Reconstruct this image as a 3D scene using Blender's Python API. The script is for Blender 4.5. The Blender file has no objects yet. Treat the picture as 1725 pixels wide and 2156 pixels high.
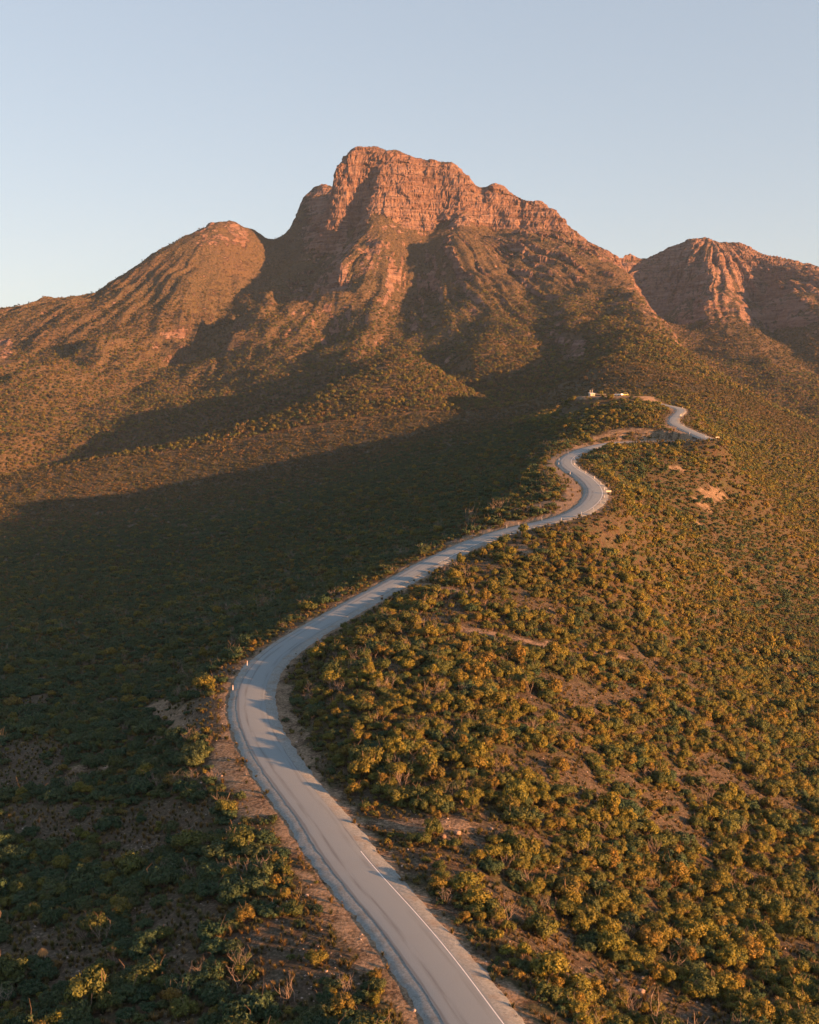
import bpy, math, random
import numpy as np

# ------------------------------------------------------------------ camera, sky, sun, exposure
sc = bpy.context.scene
W, HT, F = 819.0, 1024.0, 1090.0            # picture size and focal length in pixels
K = 819.0 / 1725.0                           # photograph notes are in a 1725-pixel-wide copy
CAMZ = 58.0
PITCH = math.radians(5.87)
cam_d = bpy.data.cameras.new('camera')
cam = bpy.data.objects.new('camera', cam_d)
sc.collection.objects.link(cam)
cam.location = (0, 0, CAMZ)
cam.rotation_euler = (math.pi / 2 - PITCH, 0, 0)
cam_d.sensor_fit = 'HORIZONTAL'
cam_d.sensor_width = 36.0
cam_d.lens = F / W * 36.0
cam_d.clip_start = 1.0
cam_d.clip_end = 60000.0
sc.camera = cam

SUN_AZ = math.radians(60)      # measured from straight behind the camera towards its right
SUN_EL = math.radians(10.2)
sun_vec = np.array([math.sin(SUN_AZ) * math.cos(SUN_EL), -math.cos(SUN_AZ) * math.cos(SUN_EL), math.sin(SUN_EL)])
sd = bpy.data.lights.new('sun', 'SUN')
sd.energy = 5.0
sd.angle = math.radians(0.55)
sd.color = (1.0, 0.43, 0.15)
sun = bpy.data.objects.new('sun', sd)
sc.collection.objects.link(sun)
from mathutils import Vector
sun.rotation_euler = Vector(sun_vec).to_track_quat('Z', 'Y').to_euler()
sun.location = (300, -100, 400)

world = bpy.data.worlds.new('World')
sc.world = world
world.use_nodes = True
wn = world.node_tree.nodes
wl = world.node_tree.links
wn.clear()
wo = wn.new('ShaderNodeOutputWorld')
bg = wn.new('ShaderNodeBackground')
sky = wn.new('ShaderNodeTexSky')
sky.sky_type = 'NISHITA'
sky.sun_disc = False
sky.sun_elevation = SUN_EL
sky.sun_rotation = math.pi - SUN_AZ
sky.altitude = 400
sky.air_density = 1.0
sky.dust_density = 0.7
sky.ozone_density = 1.5
hs = wn.new('ShaderNodeHueSaturation'); hs.inputs['Saturation'].default_value = 1.02
gm = wn.new('ShaderNodeGamma'); gm.inputs['Gamma'].default_value = 0.45
wl.new(sky.outputs[0], gm.inputs['Color']); wl.new(gm.outputs[0], hs.inputs['Color']); tn = wn.new('ShaderNodeMix'); tn.data_type = 'RGBA'; tn.blend_type = 'MULTIPLY'; tn.inputs[0].default_value = 1.0; tn.inputs[7].default_value = (1.03, 0.985, 1.0, 1)
wl.new(hs.outputs[0], tn.inputs[6]); wl.new(tn.outputs[2], bg.inputs[0])
bg.inputs[1].default_value = 0.115
wl.new(bg.outputs[0], wo.inputs[0])

sc.view_settings.view_transform = 'Standard'
sc.view_settings.look = 'None'
sc.view_settings.exposure = 1.9
sc.view_settings.gamma = 1.0
sc.cycles.max_bounces = 4
sc.cycles.diffuse_bounces = 2
sc.cycles.glossy_bounces = 1
sc.cycles.transmission_bounces = 2
sc.cycles.transparent_max_bounces = 4
sc.cycles.volume_bounces = 0
sc.cycles.use_denoising = True

HAZE = 2.8e-5
rng = np.random.default_rng(7)
random.seed(7)

# ------------------------------------------------------------------ helpers
def ray(u, v):
    x = np.asarray(u, float) * K
    y = np.asarray(v, float) * K
    dx = (x - W / 2) / F
    dy = (y - HT / 2) / F
    return np.stack([dx, math.cos(PITCH) - dy * math.sin(PITCH), -math.sin(PITCH) - dy * math.cos(PITCH)], -1)

def at_d(u, v, d):
    r = ray(u, v)
    t = np.asarray(d, float) / r[..., 1]
    return np.array([0, 0, CAMZ]) + r * t[..., None]

def at_z(u, v, z):
    r = ray(u, v)
    t = (np.asarray(z, float) - CAMZ) / r[..., 2]
    return np.array([0, 0, CAMZ]) + r * t[..., None]

_perm = np.random.default_rng(3).permutation(256).astype(np.int64)
_perm = np.concatenate([_perm, _perm, _perm])
_g2 = np.random.default_rng(4).normal(size=(256, 2)); _g2 /= np.linalg.norm(_g2, axis=1)[:, None]
_g3 = np.random.default_rng(5).normal(size=(256, 3)); _g3 /= np.linalg.norm(_g3, axis=1)[:, None]

def pn2(x, y):
    xi = np.floor(x).astype(np.int64); yi = np.floor(y).astype(np.int64)
    xf = x - xi; yf = y - yi
    u = xf * xf * xf * (xf * (xf * 6 - 15) + 10); v = yf * yf * yf * (yf * (yf * 6 - 15) + 10)
    xi &= 255; yi &= 255
    def gr(a, b, fx, fy):
        g = _g2[_perm[_perm[a & 255] + (b & 255)]]
        return g[..., 0] * fx + g[..., 1] * fy
    n00 = gr(xi, yi, xf, yf); n10 = gr(xi + 1, yi, xf - 1, yf)
    n01 = gr(xi, yi + 1, xf, yf - 1); n11 = gr(xi + 1, yi + 1, xf - 1, yf - 1)
    a = n00 + u * (n10 - n00); b = n01 + u * (n11 - n01)
    return (a + v * (b - a)) * 1.5

def pn3(x, y, z):
    xi = np.floor(x).astype(np.int64); yi = np.floor(y).astype(np.int64); zi = np.floor(z).astype(np.int64)
    xf = x - xi; yf = y - yi; zf = z - zi
    u = xf * xf * (3 - 2 * xf); v = yf * yf * (3 - 2 * yf); w = zf * zf * (3 - 2 * zf)
    def gr(a, b, c, fx, fy, fz):
        g = _g3[_perm[_perm[_perm[a & 255] + (b & 255)] + (c & 255)]]
        return g[..., 0] * fx + g[..., 1] * fy + g[..., 2] * fz
    def pl(c, fz):
        a = gr(xi, yi, c, xf, yf, fz); b = gr(xi + 1, yi, c, xf - 1, yf, fz)
        d = gr(xi, yi + 1, c, xf, yf - 1, fz); e = gr(xi + 1, yi + 1, c, xf - 1, yf - 1, fz)
        p = a + u * (b - a); q = d + u * (e - d)
        return p + v * (q - p)
    lo = pl(zi, zf); hi = pl(zi + 1, zf - 1)
    return (lo + w * (hi - lo)) * 1.5

def fbm2(x, y, o=4, lac=2.03, gain=0.5):
    s = 0; a = 1; f = 1
    for i in range(o):
        s = s + a * pn2(x * f + i * 17.3, y * f - i * 9.1); a *= gain; f *= lac
    return s

def sstep(a, b, x):
    t = np.clip((x - a) / (b - a), 0, 1)
    return t * t * (3 - 2 * t)

# ------------------------------------------------------------------ road centre line (picture point + road level)
ROAD = [(1002, 2156, 0), (938, 2062, 0), (871, 1975, 0), (816, 1909, 0), (760, 1847, 0), (711, 1785, 0), (670, 1724, 0), (636, 1681, 0.1),
        (582, 1610, 0.2), (551, 1560, 0.3), (534, 1517, 0.5), (527, 1477, 0.8), (536, 1435, 1.2), (560, 1398, 1.6),
        (602, 1361, 2.3), (652, 1331, 3.0), (700, 1303, 4.0), (750, 1273, 5.4), (800, 1245, 7.0), (850, 1217, 8.8), (905, 1187, 10.8),
        (960, 1160, 13.0), (1010, 1138, 15.0), (1050, 1123, 16.6), (1095, 1109, 18.2), (1150, 1097, 19.8), (1200, 1083, 21.5),
        (1235, 1065, 23.2), (1254, 1043, 25.0), (1249, 1022, 26.4), (1228, 1003, 27.6), (1204, 988, 28.8), (1192, 975, 29.8), (1197, 964, 30.4),
        (1215, 953, 31.2), (1245, 942, 32.4), (1290, 932.5, 33.8), (1340, 929, 34.6), (1400, 928.5, 35.0), (1450, 929, 35.4), (1480, 929.5, 35.7),
        (1492, 926.5, 36.5), (1486, 920, 38.0)]
ROAD_UP = [(1458, 911, 622), (1438, 902, 644), (1421, 893, 662), (1417, 884, 679), (1424, 875, 696), (1432, 867, 712), (1430, 861, 728),
           (1405, 853.5, 742), (1365, 846, 756), (1330, 840.5, 764), (1300, 836, 768)]      # nearly level with the eye: picture point + distance
ra = np.array(ROAD, float)
rp = at_z(ra[:, 0], ra[:, 1], ra[:, 2])
ru = np.array(ROAD_UP, float)
rp = np.vstack([rp, at_d(ru[:, 0], ru[:, 1], ru[:, 2])])
d0 = rp[0] - rp[2]; d0 /= np.linalg.norm(d0)
rp = np.vstack([rp[0] + d0 * 60, rp[0] + d0 * 30, rp])

def resample(P, step):
    n = len(P); out = []
    Q = np.vstack([2 * P[0] - P[1], P, 2 * P[-1] - P[-2]])
    for i in range(n - 1):
        a, b, c, d = Q[i], Q[i + 1], Q[i + 2], Q[i + 3]
        m = max(4, int(np.linalg.norm(c - b) / 0.5))
        for t in np.linspace(0, 1, m, endpoint=False):
            out.append(0.5 * ((2 * b) + (-a + c) * t + (2 * a - 5 * b + 4 * c - d) * t * t + (-a + 3 * b - 3 * c + d) * t ** 3))
    out = np.array(out + [P[-1]])
    L = np.concatenate([[0], np.cumsum(np.linalg.norm(np.diff(out[:, :2], axis=0), axis=1))])
    s = np.arange(0, L[-1], step)
    return np.stack([np.interp(s, L, out[:, k]) for k in range(3)], 1)

road = resample(rp, 1.0)
def smooth(a, w):
    k = np.ones(w) / w
    p = np.concatenate([np.repeat(a[:1], w // 2, 0), a, np.repeat(a[-1:], w // 2, 0)])
    return np.convolve(p, k, 'valid')
for k, w in ((0, 11), (1, 11), (2, 41)):
    road[:, k] = smooth(smooth(road[:, k], w), w)
tang = np.gradient(road[:, :2], axis=0)
tang /= np.linalg.norm(tang, axis=1)[:, None]
nrm_r = np.stack([tang[:, 1], -tang[:, 0]], 1)      # to the right of travel (away from the camera)

# ------------------------------------------------------------------ the lie of the land: ridge, gully and slope lines
LINES = [
 # left flank of the road ridge
 [(0,2156,108),(0,2000,126),(0,1800,155),(0,1600,205),(0,1450,275),(0,1300,440),(0,1200,690),(0,1120,950)],
 [(300,2000,118),(330,1800,146),(300,1600,190),(300,1450,255),(300,1350,340),(300,1200,620),(300,1110,850),(300,1060,1020)],
 [(600,1250,370),(600,1150,580),(600,1060,830),(600,1000,1060)],
 [(800,1180,370),(800,1100,520),(810,1000,780),(850,930,1100)],
 [(1000,1070,430),(1000,1000,620),(1000,940,820),(1050,885,1130)],
 [(1120,930,690),(1150,880,830),(1150,862,1120)],
 [(0,1120,950),(300,1060,1020),(600,1000,1060),(850,930,1100),(1050,885,1130),(1150,862,1140)],
 # right flank and the gully
 [(1300,2156,108),(1500,1900,150),(1725,1900,165)],
 [(1725,2156,116),(1725,1900,165),(1725,1600,252),(1725,1420,360),(1725,1290,470)],
 [(1100,1750,145),(1100,1500,195),(1100,1300,265)],
 [(1400,1700,183),(1400,1500,232),(1400,1316,318),(1400,1180,375),(1400,1060,430)],
 [(1300,1200,315),(1300,1100,350)],[(1550,1250,430),(1560,1400,330)],
 [(1150,1045,385),(1130,1010,440)],
 [(1725,1290,470),(1560,1160,478),(1450,1080,485),(1420,1010,505),(1430,960,545)],
 [(1725,1290,470),(1725,1150,600),(1725,1050,740),(1725,960,940),(1725,915,1150)],
 [(1340,945,600),(1400,945,585)],[(1530,945,622),(1500,960,574)],[(1560,1000,575)],[(1480,1000,535)],[(1550,1080,540)],[(1550,950,690)],[(1600,1000,680),(1560,940,780),(1500,885,880),(1450,845,960)],
 # car park knoll
 [(1235,839,790),(1260,833,785),(1290,831,780),(1330,835,772),(1380,849,735),(1420,860,715)],
 [(1180,865,800),(1200,900,690),(1250,895,675),(1330,885,668),(1390,885,658)],
 [(1180,930,600),(1250,918,635),(1330,906,640),(1400,909,632)],
 # ridge right of the knoll
 [(1725,915,1150),(1640,870,1150),(1550,830,1170),(1450,770,1300),(1380,715,1500),(1365,680,1650),(1345,620,1950),(1320,575,2200),(1300,545,2380)],
 [(1180,802,1180),(1250,775,1160),(1330,765,1150),(1400,785,1130),(1470,812,1080)],
 [(1250,760,1330),(1330,735,1400)],
 # lit low ridge and its knob
 [(-150,1050,1180),(0,1005,1200),(200,965,1220),(400,930,1250),(600,868,1300),(700,810,1340),(800,752,1400),(860,738,1430),(930,785,1380),(1000,835,1300),(1060,858,1230)],
 [(0,1070,1060),(300,1048,1080),(500,985,1120),(700,900,1180),(900,855,1210)],
 [(300,905,1540),(500,860,1620),(650,790,1710),(740,748,1760)],
 # left gully and left hill
 [(590,520,2580),(560,565,2430),(500,625,2230),(430,695,2080),(390,745,1980),(300,815,1830),(150,905,1580),(0,980,1400)],
 [(490,470,2500),(430,580,2250),(380,690,2010),(310,760,1860),(220,850,1680)],
 [(200,700,1950),(100,752,1800),(0,800,1700),(-100,840,1650)],
 [(180,722,2020),(80,748,1970),(0,770,1920)],
 [(0,735,2050),(-80,760,1950)],
 [(200,800,1680),(100,880,1520),(0,940,1420)],
 [(150,650,2150),(250,640,2150),(330,640,2150)],
 # skyline left
 [(-250,700,2300),(0,658,2300),(100,635,2300),(180,622,2300),(240,597,2350),(300,560,2400),(340,530,2450),(400,500,2480),(440,478,2500),(490,470,2500),(530,478,2550),(590,503,2640)],
 [(590,503,2640),(620,465,2690),(640,415,2720),(665,395,2750),(700,391,2760)],
 # top of the peak
 [(712,352,2450),(720,330,2450),(745,312,2455),(790,307,2460),(830,314,2450),(870,328,2440),(910,331,2435),(950,343,2430),(985,375,2425),(1018,402,2425)],
 [(1018,402,2425),(1026,404,2440),(1034,393,2420),(1040,388,2412),(1070,405,2415),(1100,425,2400),(1140,431,2390),(1170,450,2370),(1200,482,2360),(1230,505,2360),(1270,530,2370),(1300,545,2380)],
 # cliff foot
 [(600,525,2620),(640,520,2580),(690,500,2505),(750,482,2420),(800,466,2345),(850,473,2372),(890,478,2382),(925,462,2402),(960,440,2396),(1000,452,2388),(1040,482,2378),(1100,490,2368),(1160,495,2350),(1210,505,2340)],
 [(1027,412,2445),(1030,440,2425),(1031,465,2400)],
 [(800,380,2410),(880,400,2424),(960,395,2418)],
 [(706,385,2500),(700,425,2520),(685,460,2545),(650,490,2600)],[(704,398,2620)],[(735,405,2455),(770,435,2400)],
 # spurs and gullies of the main mountain
 [(640,530,2490),(590,590,2250),(540,645,2090),(490,700,1970),(440,742,1900),(350,810,1810)],
 [(690,530,2400),(625,630,2180),(565,700,2030),(500,755,1930),(420,815,1820)],
 [(770,500,2290),(745,525,2240),(712,565,2180),(690,620,2090),(650,680,1970),(590,740,1860),(520,792,1780)],
 [(790,555,2220),(745,605,2150),(700,668,2040),(692,715,1920),(690,745,1830)],
 [(800,466,2335),(812,540,2210),(775,620,2070),(762,690,1900),(745,722,1820)],
 [(930,462,2395),(892,500,2330),(898,560,2230),(888,620,2120),(868,662,2000),(900,732,1790),(950,790,1590),(1000,832,1400),(1080,858,1230)],
 [(975,448,2370),(952,490,2280),(968,560,2160),(962,620,2040),(1000,655,1900),(1050,690,1760),(1105,730,1610),(1140,785,1460),(1145,845,1260)],
 [(960,720,1690),(1000,780,1520)],
 [(1030,470,2370),(1062,540,2215),(1120,620,2010),(1160,690,1835),(1172,740,1680),(1195,800,1400),(1180,840,1230)],
 [(1100,490,2320),(1170,600,2040),(1205,660,1830),(1195,720,1620),(1215,760,1480)],
 [(1200,505,2330),(1270,620,2020),(1290,690,1770)],
 # right mountain
 [(1300,552,2900),(1322,538,2900),(1345,546,2900),(1370,548,2900),(1410,525,2900),(1460,506,2900),(1490,502,2890),(1522,512,2890),(1560,515,2890),(1590,533,2890),(1640,543,2880),(1690,565,2880),(1725,582,2880),(1900,660,2880)],
 [(1490,505,2880),(1512,580,2660),(1540,640,2480),(1562,690,2290),(1640,780,1930),(1695,835,1720)],
 [(1585,560,2800),(1600,640,2560),(1625,705,2290),(1690,775,1980),(1760,830,1800)],
 [(1640,545,2860),(1640,620,2560),(1700,690,2300),(1800,760,2050)],
 [(1400,565,2850),(1430,640,2540),(1450,690,2280),(1500,760,1950)],
 [(1330,620,2480),(1400,700,2120),(1440,760,1900),(1560,850,1600),(1690,910,1420),(1850,960,1300)],
]
XTRA = [  # points out of sight: behind crests and beyond the frame (x, y, z)
 (-60,60,-4),(60,60,-6),(-120,100,-30),(130,100,-32),(-250,200,-55),(260,230,-60),(-400,500,-75),(430,520,-62),(-520,900,-80),(560,800,-55),
 (-700,600,-95),(700,500,-85),(-900,1200,-90),(900,1100,-60),(700,900,-50),(850,1500,0),(1100,2000,60),(1300,2600,200),(-1200,1800,0),(-1400,2400,90),
 (1700,2900,150),(-1700,2900,90),(0,10,-2),(-200,20,-40),(200,20,-40),(1400,1500,-70),(-1400,1200,-90),
 (30,890,30),(120,880,46),(200,900,40),(-42,1510,118),(-52,1620,126),(-75,1720,139),(75,1540,84),
 (-700,2750,200),(-350,2950,260),(-150,2950,350),(150,2800,370),(350,2750,300),(500,2650,150),(550,2450,130),(700,3200,330),(1000,3200,300),(1300,3200,250),
 (0,3400,250),(600,3600,150),(-800,3400,60),(1500,3600,60),(-1500,3600,20),(-450,2800,250),
 (-420,1980,95),(-340,1900,120),
]
DEEP = {(590,520,2580): 45, (690,530,2400): 85, (790,555,2220): 80, (930,462,2395): 50, (1030,470,2370): 5, (770,500,2290): -40, (975,448,2370): -20, (800,466,2335): -25,
        (640,530,2490): -40, (1100,490,2320): 0, (1585,560,2800): 150, (1490,505,2880): -100, (1400,565,2850): 120, (1640,545,2860): -80, (490,470,2500): -10}
def deepen(ln):
    a = DEEP.get(ln[0], 0); m = len(ln) - 1
    return [(u, v, d + a * math.sin(math.pi * min(1, (i / m) * 1.15 + 0.0)) ** 0.7 if a and 0 < i < m else d) for i, (u, v, d) in enumerate(ln)]
LINES = [deepen(ln) for ln in LINES]
pts = []
CREST = {(-150,1050,1180), (200,700,1950)}
SKY = {(-250,700,2300), (590,503,2640), (712,352,2450), (1018,402,2425), (1300,552,2900)}
for ln in LINES:
    P = at_d([p[0] for p in ln], [p[1] for p in ln], [p[2] for p in ln])
    if ln[0] in SKY:
        for p in P:
            pts.append(p + np.array([0, 45, -4 if p[2] > 450 else -10])); pts.append(p + np.array([0, 170, -45]))
    if ln[0] in CREST:
        for p in P[1:6]:
            pts.append(p + np.array([10, 85, -30.0])); pts.append(p + np.array([-10, 170, -32.0 if ln[0][0] < 0 else 5]))
    for a, b in zip(P[:-1], P[1:]):
        L = np.linalg.norm((b - a)[:2]); step = 12 + 0.022 * a[1]
        m = max(1, int(L / step))
        for t in np.linspace(0, 1, m, endpoint=False):
            pts.append(a + (b - a) * t)
    pts.append(P[-1])
for i in range(0, len(road), 14):
    pts.append(road[i])
pts = np.array(pts + [list(map(float, p)) for p in XTRA])
# thin out coincident points
keep = []
for i, p in enumerate(pts):
    md = 5 + 0.006 * p[1]
    if all((p[0] - pts[j][0]) ** 2 + (p[1] - pts[j][1]) ** 2 > md * md for j in keep):
        keep.append(i)
pts = pts[keep]
S = 100.0
def phi(r2):
    return -np.power(r2 + 1e-9, 0.55)
D2 = ((pts[:, None, :2] - pts[None, :, :2]) / S)
A = phi((D2 ** 2).sum(-1)) - np.eye(len(pts)) * 0.002
n = len(pts)
M = np.zeros((n + 1, n + 1)); M[:n, :n] = A; M[:n, n] = 1; M[n, :n] = 1
sol = np.linalg.solve(M, np.concatenate([pts[:, 2], [0]]))

class Grid:
    def __init__(s, x0, x1, y0, y1, st, fn):
        s.x0, s.y0, s.st = x0, y0, st
        xs = np.arange(x0, x1 + st, st); ys = np.arange(y0, y1 + st, st)
        s.X, s.Y = np.meshgrid(xs, ys)
        s.v = fn(s.X, s.Y)
    def __call__(s, x, y):
        fx = np.clip((x - s.x0) / s.st, 1.001, s.v.shape[1] - 3.001); fy = np.clip((y - s.y0) / s.st, 1.001, s.v.shape[0] - 3.001)
        i = fx.astype(int); j = fy.astype(int); tx = fx - i; ty = fy - j
        def w(t):   # cubic B-spline: smooth, no overshoot
            return ((1 - t) ** 3 / 6, (3 * t ** 3 - 6 * t * t + 4) / 6, (-3 * t ** 3 + 3 * t * t + 3 * t + 1) / 6, t ** 3 / 6)
        wx = w(tx); wy = w(ty); r = 0
        for b in range(4):
            rr = 0
            for a in range(4):
                rr = rr + wx[a] * s.v[j + b - 1, i + a - 1]
            r = r + wy[b] * rr
        return r

def rbf(X, Y):
    sh = X.shape; X = X.ravel() / S; Y = Y.ravel() / S
    out = np.empty(len(X)); px = pts[:, 0] / S; py = pts[:, 1] / S
    for a in range(0, len(X), 4000):
        r2 = (X[a:a + 4000, None] - px) ** 2 + (Y[a:a + 4000, None] - py) ** 2
        out[a:a + 4000] = phi(r2) @ sol[:n] + sol[n]
    return out.reshape(sh)

g_far = Grid(-2400, 2400, -60, 3900, 15.0, rbf)
g_peak = Grid(-560, 680, 2120, 2960, 7.0, rbf)
g_near = Grid(-330, 430, 30, 900, 6.0, rbf)

# nearest road sample on a 1 m raster: distance, side, level, station
RX0, RX1, RY0, RY1 = -70.0, 240.0, 40.0, 800.0
rgx, rgy = np.meshgrid(np.arange(RX0, RX1 + 1), np.arange(RY0, RY1 + 1))
rd = np.full(rgx.shape, 1e9); ri = np.zeros(rgx.shape, int)
for i in range(0, len(road), 1):
    x, y = road[i, :2]
    a = int(max(0, x - RX0 - 45)); b = int(min(rgx.shape[1], x - RX0 + 46)); c = int(max(0, y - RY0 - 45)); e = int(min(rgx.shape[0], y - RY0 + 46))
    if a >= b or c >= e: continue
    q = (rgx[c:e, a:b] - x) ** 2 + (rgy[c:e, a:b] - y) ** 2
    m = q < rd[c:e, a:b]
    rd[c:e, a:b][m] = q[m]; ri[c:e, a:b][m] = i
rd = np.sqrt(rd)
rsd = (rgx - road[ri, 0]) * nrm_r[ri, 0] + (rgy - road[ri, 1]) * nrm_r[ri, 1]
def road_info(x, y):
    """distance to the centre line, signed side, level"""
    fx = np.clip(x - RX0, 0, rgx.shape[1] - 1.001); fy = np.clip(y - RY0, 0, rgx.shape[0] - 1.001)
    i = fx.astype(int); j = fy.astype(int)
    inside = (x > RX0) & (x < RX1) & (y > RY0) & (y < RY1)
    k = ri[np.clip(np.round(fy).astype(int), 0, rgx.shape[0] - 1), np.clip(np.round(fx).astype(int), 0, rgx.shape[1] - 1)]
    dx = x - road[k, 0]; dy = y - road[k, 1]
    along = dx * tang[k, 0] + dy * tang[k, 1]
    side = dx * nrm_r[k, 0] + dy * nrm_r[k, 1]
    dist = np.where(rd[j, i] < 60, np.hypot(side, np.where(np.abs(along) < 1.2, 0, along)), 99.0)
    return np.where(inside, dist, 99.0), np.where(inside, side, 99.0), road[k, 2], k

CP = at_d(1295, 834, 772)            # middle of the car park
CP[2] = 60.8
def base_h(x, y):
    m = sstep(0, 40, np.minimum(np.minimum(x + 290, 390 - x), np.minimum(y - 70, 850 - y)))
    zf = g_far(x, y)
    k = sstep(0, 60, np.minimum(np.minimum(x + 540, 660 - x), np.minimum(y - 2140, 2940 - y)))
    zf = np.where(k > 0, zf * (1 - k) + g_peak(x, y) * k, zf)
    return np.where(m > 0, zf * (1 - m) + g_near(x, y) * m, zf)

def height(x, y, fine=True):
    z = base_h(x, y)
    mt = sstep(1000, 1700, y)                          # mountain relief is bigger
    a1 = 0.9 + 13 * mt
    z = z + a1 * 0.55 * fbm2(x / 190 + 3.1, y / 190 + 1.7, 3) * mt
    # gullied slopes on the mountain
    w = fbm2(x / 260, y / 260, 2) * 60
    rg = 1 - np.abs(pn2((x + w) / 95, (y - w) / 170)) * 2
    z = z + mt * 5.0 * (rg - 0.5) * sstep(60, 200, z)
    # rills running down from the three summits
    num = 0; den = 0
    for (cx, cy, fr) in ((5, 2500, 9.0), (-405, 2540, 8.0), (790, 2930, 8.0)):
        dx = x - cx; dy = y - cy; r = np.hypot(dx, dy) + 1
        wv = 0.35 * fbm2(x / 150 + cx, y / 150, 2)
        q_ = 1 - 2.2 * np.abs(pn2(np.arctan2(dx, -dy) * fr + wv, r / 520 + cx)); q2_ = 1 - 2.2 * np.abs(pn2(np.arctan2(dx, -dy) * fr * 2.7 + wv * 2 + 7, r / 260 + cx))
        w_ = 1 / r ** 3; num = num + w_ * (q_ + 0.45 * q2_); den = den + w_
    rmin = np.minimum(np.minimum(np.hypot(x - 5, y - 2500), np.hypot(x + 405, y - 2540)), np.hypot(x - 790, y - 2930))
    rmin = np.where(x > 380, np.hypot(x - 790, y - 2930) + 200, rmin)
    z = z + 13.0 * (num / den - 0.6) * sstep(1380, 1750, y) * sstep(40, 140, z) * sstep(120, 420, rmin)
    z = z + (0.8 + 2.6 * mt) * fbm2(x / 34 + 9, y / 34, 3)
    if fine:
        z = z + 0.22 * fbm2(x / 6.3, y / 6.3, 3) * (1 + 1.2 * mt)
    d, s, rz, k = road_info(x, y)
    t = sstep(4.7, 19.5, d)
    z = np.where(d < 60, (rz - 0.12 - 0.25 * sstep(3.1, 4.5, d)) * (1 - t) + z * t, z)
    c = np.hypot((x - CP[0]) / 1.5, y - CP[1])
    t = sstep(15, 30, c)
    z = (CP[2] - 0.1) * (1 - t) + z * t
    return z

def hit(u, v, dmin=60.0, dmax=3200.0):
    """where the sight line of a picture point meets the ground"""
    r = ray(u, v); ds = np.exp(np.linspace(math.log(dmin), math.log(dmax), 900))
    P = np.array([0, 0, CAMZ]) + r[None, :] * (ds / r[1])[:, None]
    h = height(P[:, 0], P[:, 1], False)
    b = np.nonzero(P[:, 2] < h)[0]
    i = b[0] if len(b) else len(ds) - 1
    return np.array([P[i, 0], P[i, 1], h[i]])

def poly_d(x, y, L):
    best = np.full(x.shape, 1e9)
    for a, b in zip(L[:-1], L[1:]):
        dx, dy = b[0] - a[0], b[1] - a[1]; q = dx * dx + dy * dy + 1e-9
        t = np.clip(((x - a[0]) * dx + (y - a[1]) * dy) / q, 0, 1)
        best = np.minimum(best, np.hypot(x - a[0] - t * dx, y - a[1] - t * dy))
    return best

# bare earth: tracks, scrapes and erosion scars, as they lie in the photograph
SCARS = [([(885,1232),(930,1240),(980,1248),(1040,1258)], 2.2), ([(1480,1042),(1500,1045),(1522,1040)], 3.0), ([(1470,1062),(1488,1072)], 2.6), ([(1470,1100),(1478,1110)], 2.0),
         ([(1412,986),(1436,988)], 2.4), ([(470,1575),(490,1620),(515,1670),(548,1705)], 3.4), ([(588,1440),(596,1490),(615,1550),(650,1600)], 1.9),
         ([(330,1480),(352,1500),(375,1530)], 2.6), ([(250,1610),(150,1625)], 2.0), ([(1300,910),(1350,913),(1410,918)], 4.0), ([(1240,925),(1300,914)], 3.0),
         ([(1080,1075),(1150,1062),(1205,1045),(1225,1020)], 3.2), ([(1090,1155),(1125,1165)], 2.5), ([(980,1328),(1080,1345),(1190,1375)], 2.5), ([(1250,1370),(1300,1380)], 2.0),
         ([(830,1735),(900,1740),(960,1750)], 3.0), ([(640,1840),(690,1900),(740,1960),(800,2040),(850,2120)], 1.8)]
CLEAR = [([(60,1720),(160,1740),(260,1735),(330,1760)], 6.0), ([(1150,2010),(1250,2050),(1340,2090),(1450,2140)], 4.5), ([(60,1960),(150,2040),(180,2100)], 4.0), ([(850,1735),(1000,1755)], 3.5), ([(1120,1480),(1180,1520)], 4.0), ([(1340,1660),(1420,1700)], 4.5), ([(390,1490),(440,1530)], 4.0),
         ([(1000,1330),(1150,1365),(1250,1385)], 4.5), ([(560,1960),(640,2030)], 4.0), ([(330,1920),(420,1960)], 3.5)]
SCARS = [([hit(u, v) for u, v in L], w) for L, w in SCARS]
CLEAR = [([hit(u, v) for u, v in L], w) for L, w in CLEAR]

def soil_mask(x, y):
    d, s, rz, k = road_info(x, y)
    nz = fbm2(x / 5.0 + 5, y / 5.0, 3)
    yy = road[k, 1]
    m = 0.75 * sstep(7.3, 4.5, d + 1.3 * nz)                            # gravelly verge
    m = np.maximum(m, sstep(12.5, 7.2, d + 4.5 * nz) * sstep(315, 345, yy) * np.where(s < 0, 1.0, 0.30) * np.where(y < 660, 1, 0.3))   # cuttings on the climb
    for L, w in SCARS:
        L2 = np.array(L); lo = L2.min(0) - 4 * w - 5; hi = L2.max(0) + 4 * w + 5
        q = (x > lo[0]) & (x < hi[0]) & (y > lo[1]) & (y < hi[1])
        if q.any():
            dd = poly_d(x[q], y[q], L2)
            m[q] = np.maximum(m[q], 0.62 * sstep(1.5 * w, 0.55 * w, dd + 0.8 * w * nz[q]))
    c = np.hypot((x - CP[0]) / 1.5, y - CP[1])
    return np.maximum(m, sstep(22, 17, c + 3 * nz) * 0.8)

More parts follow.
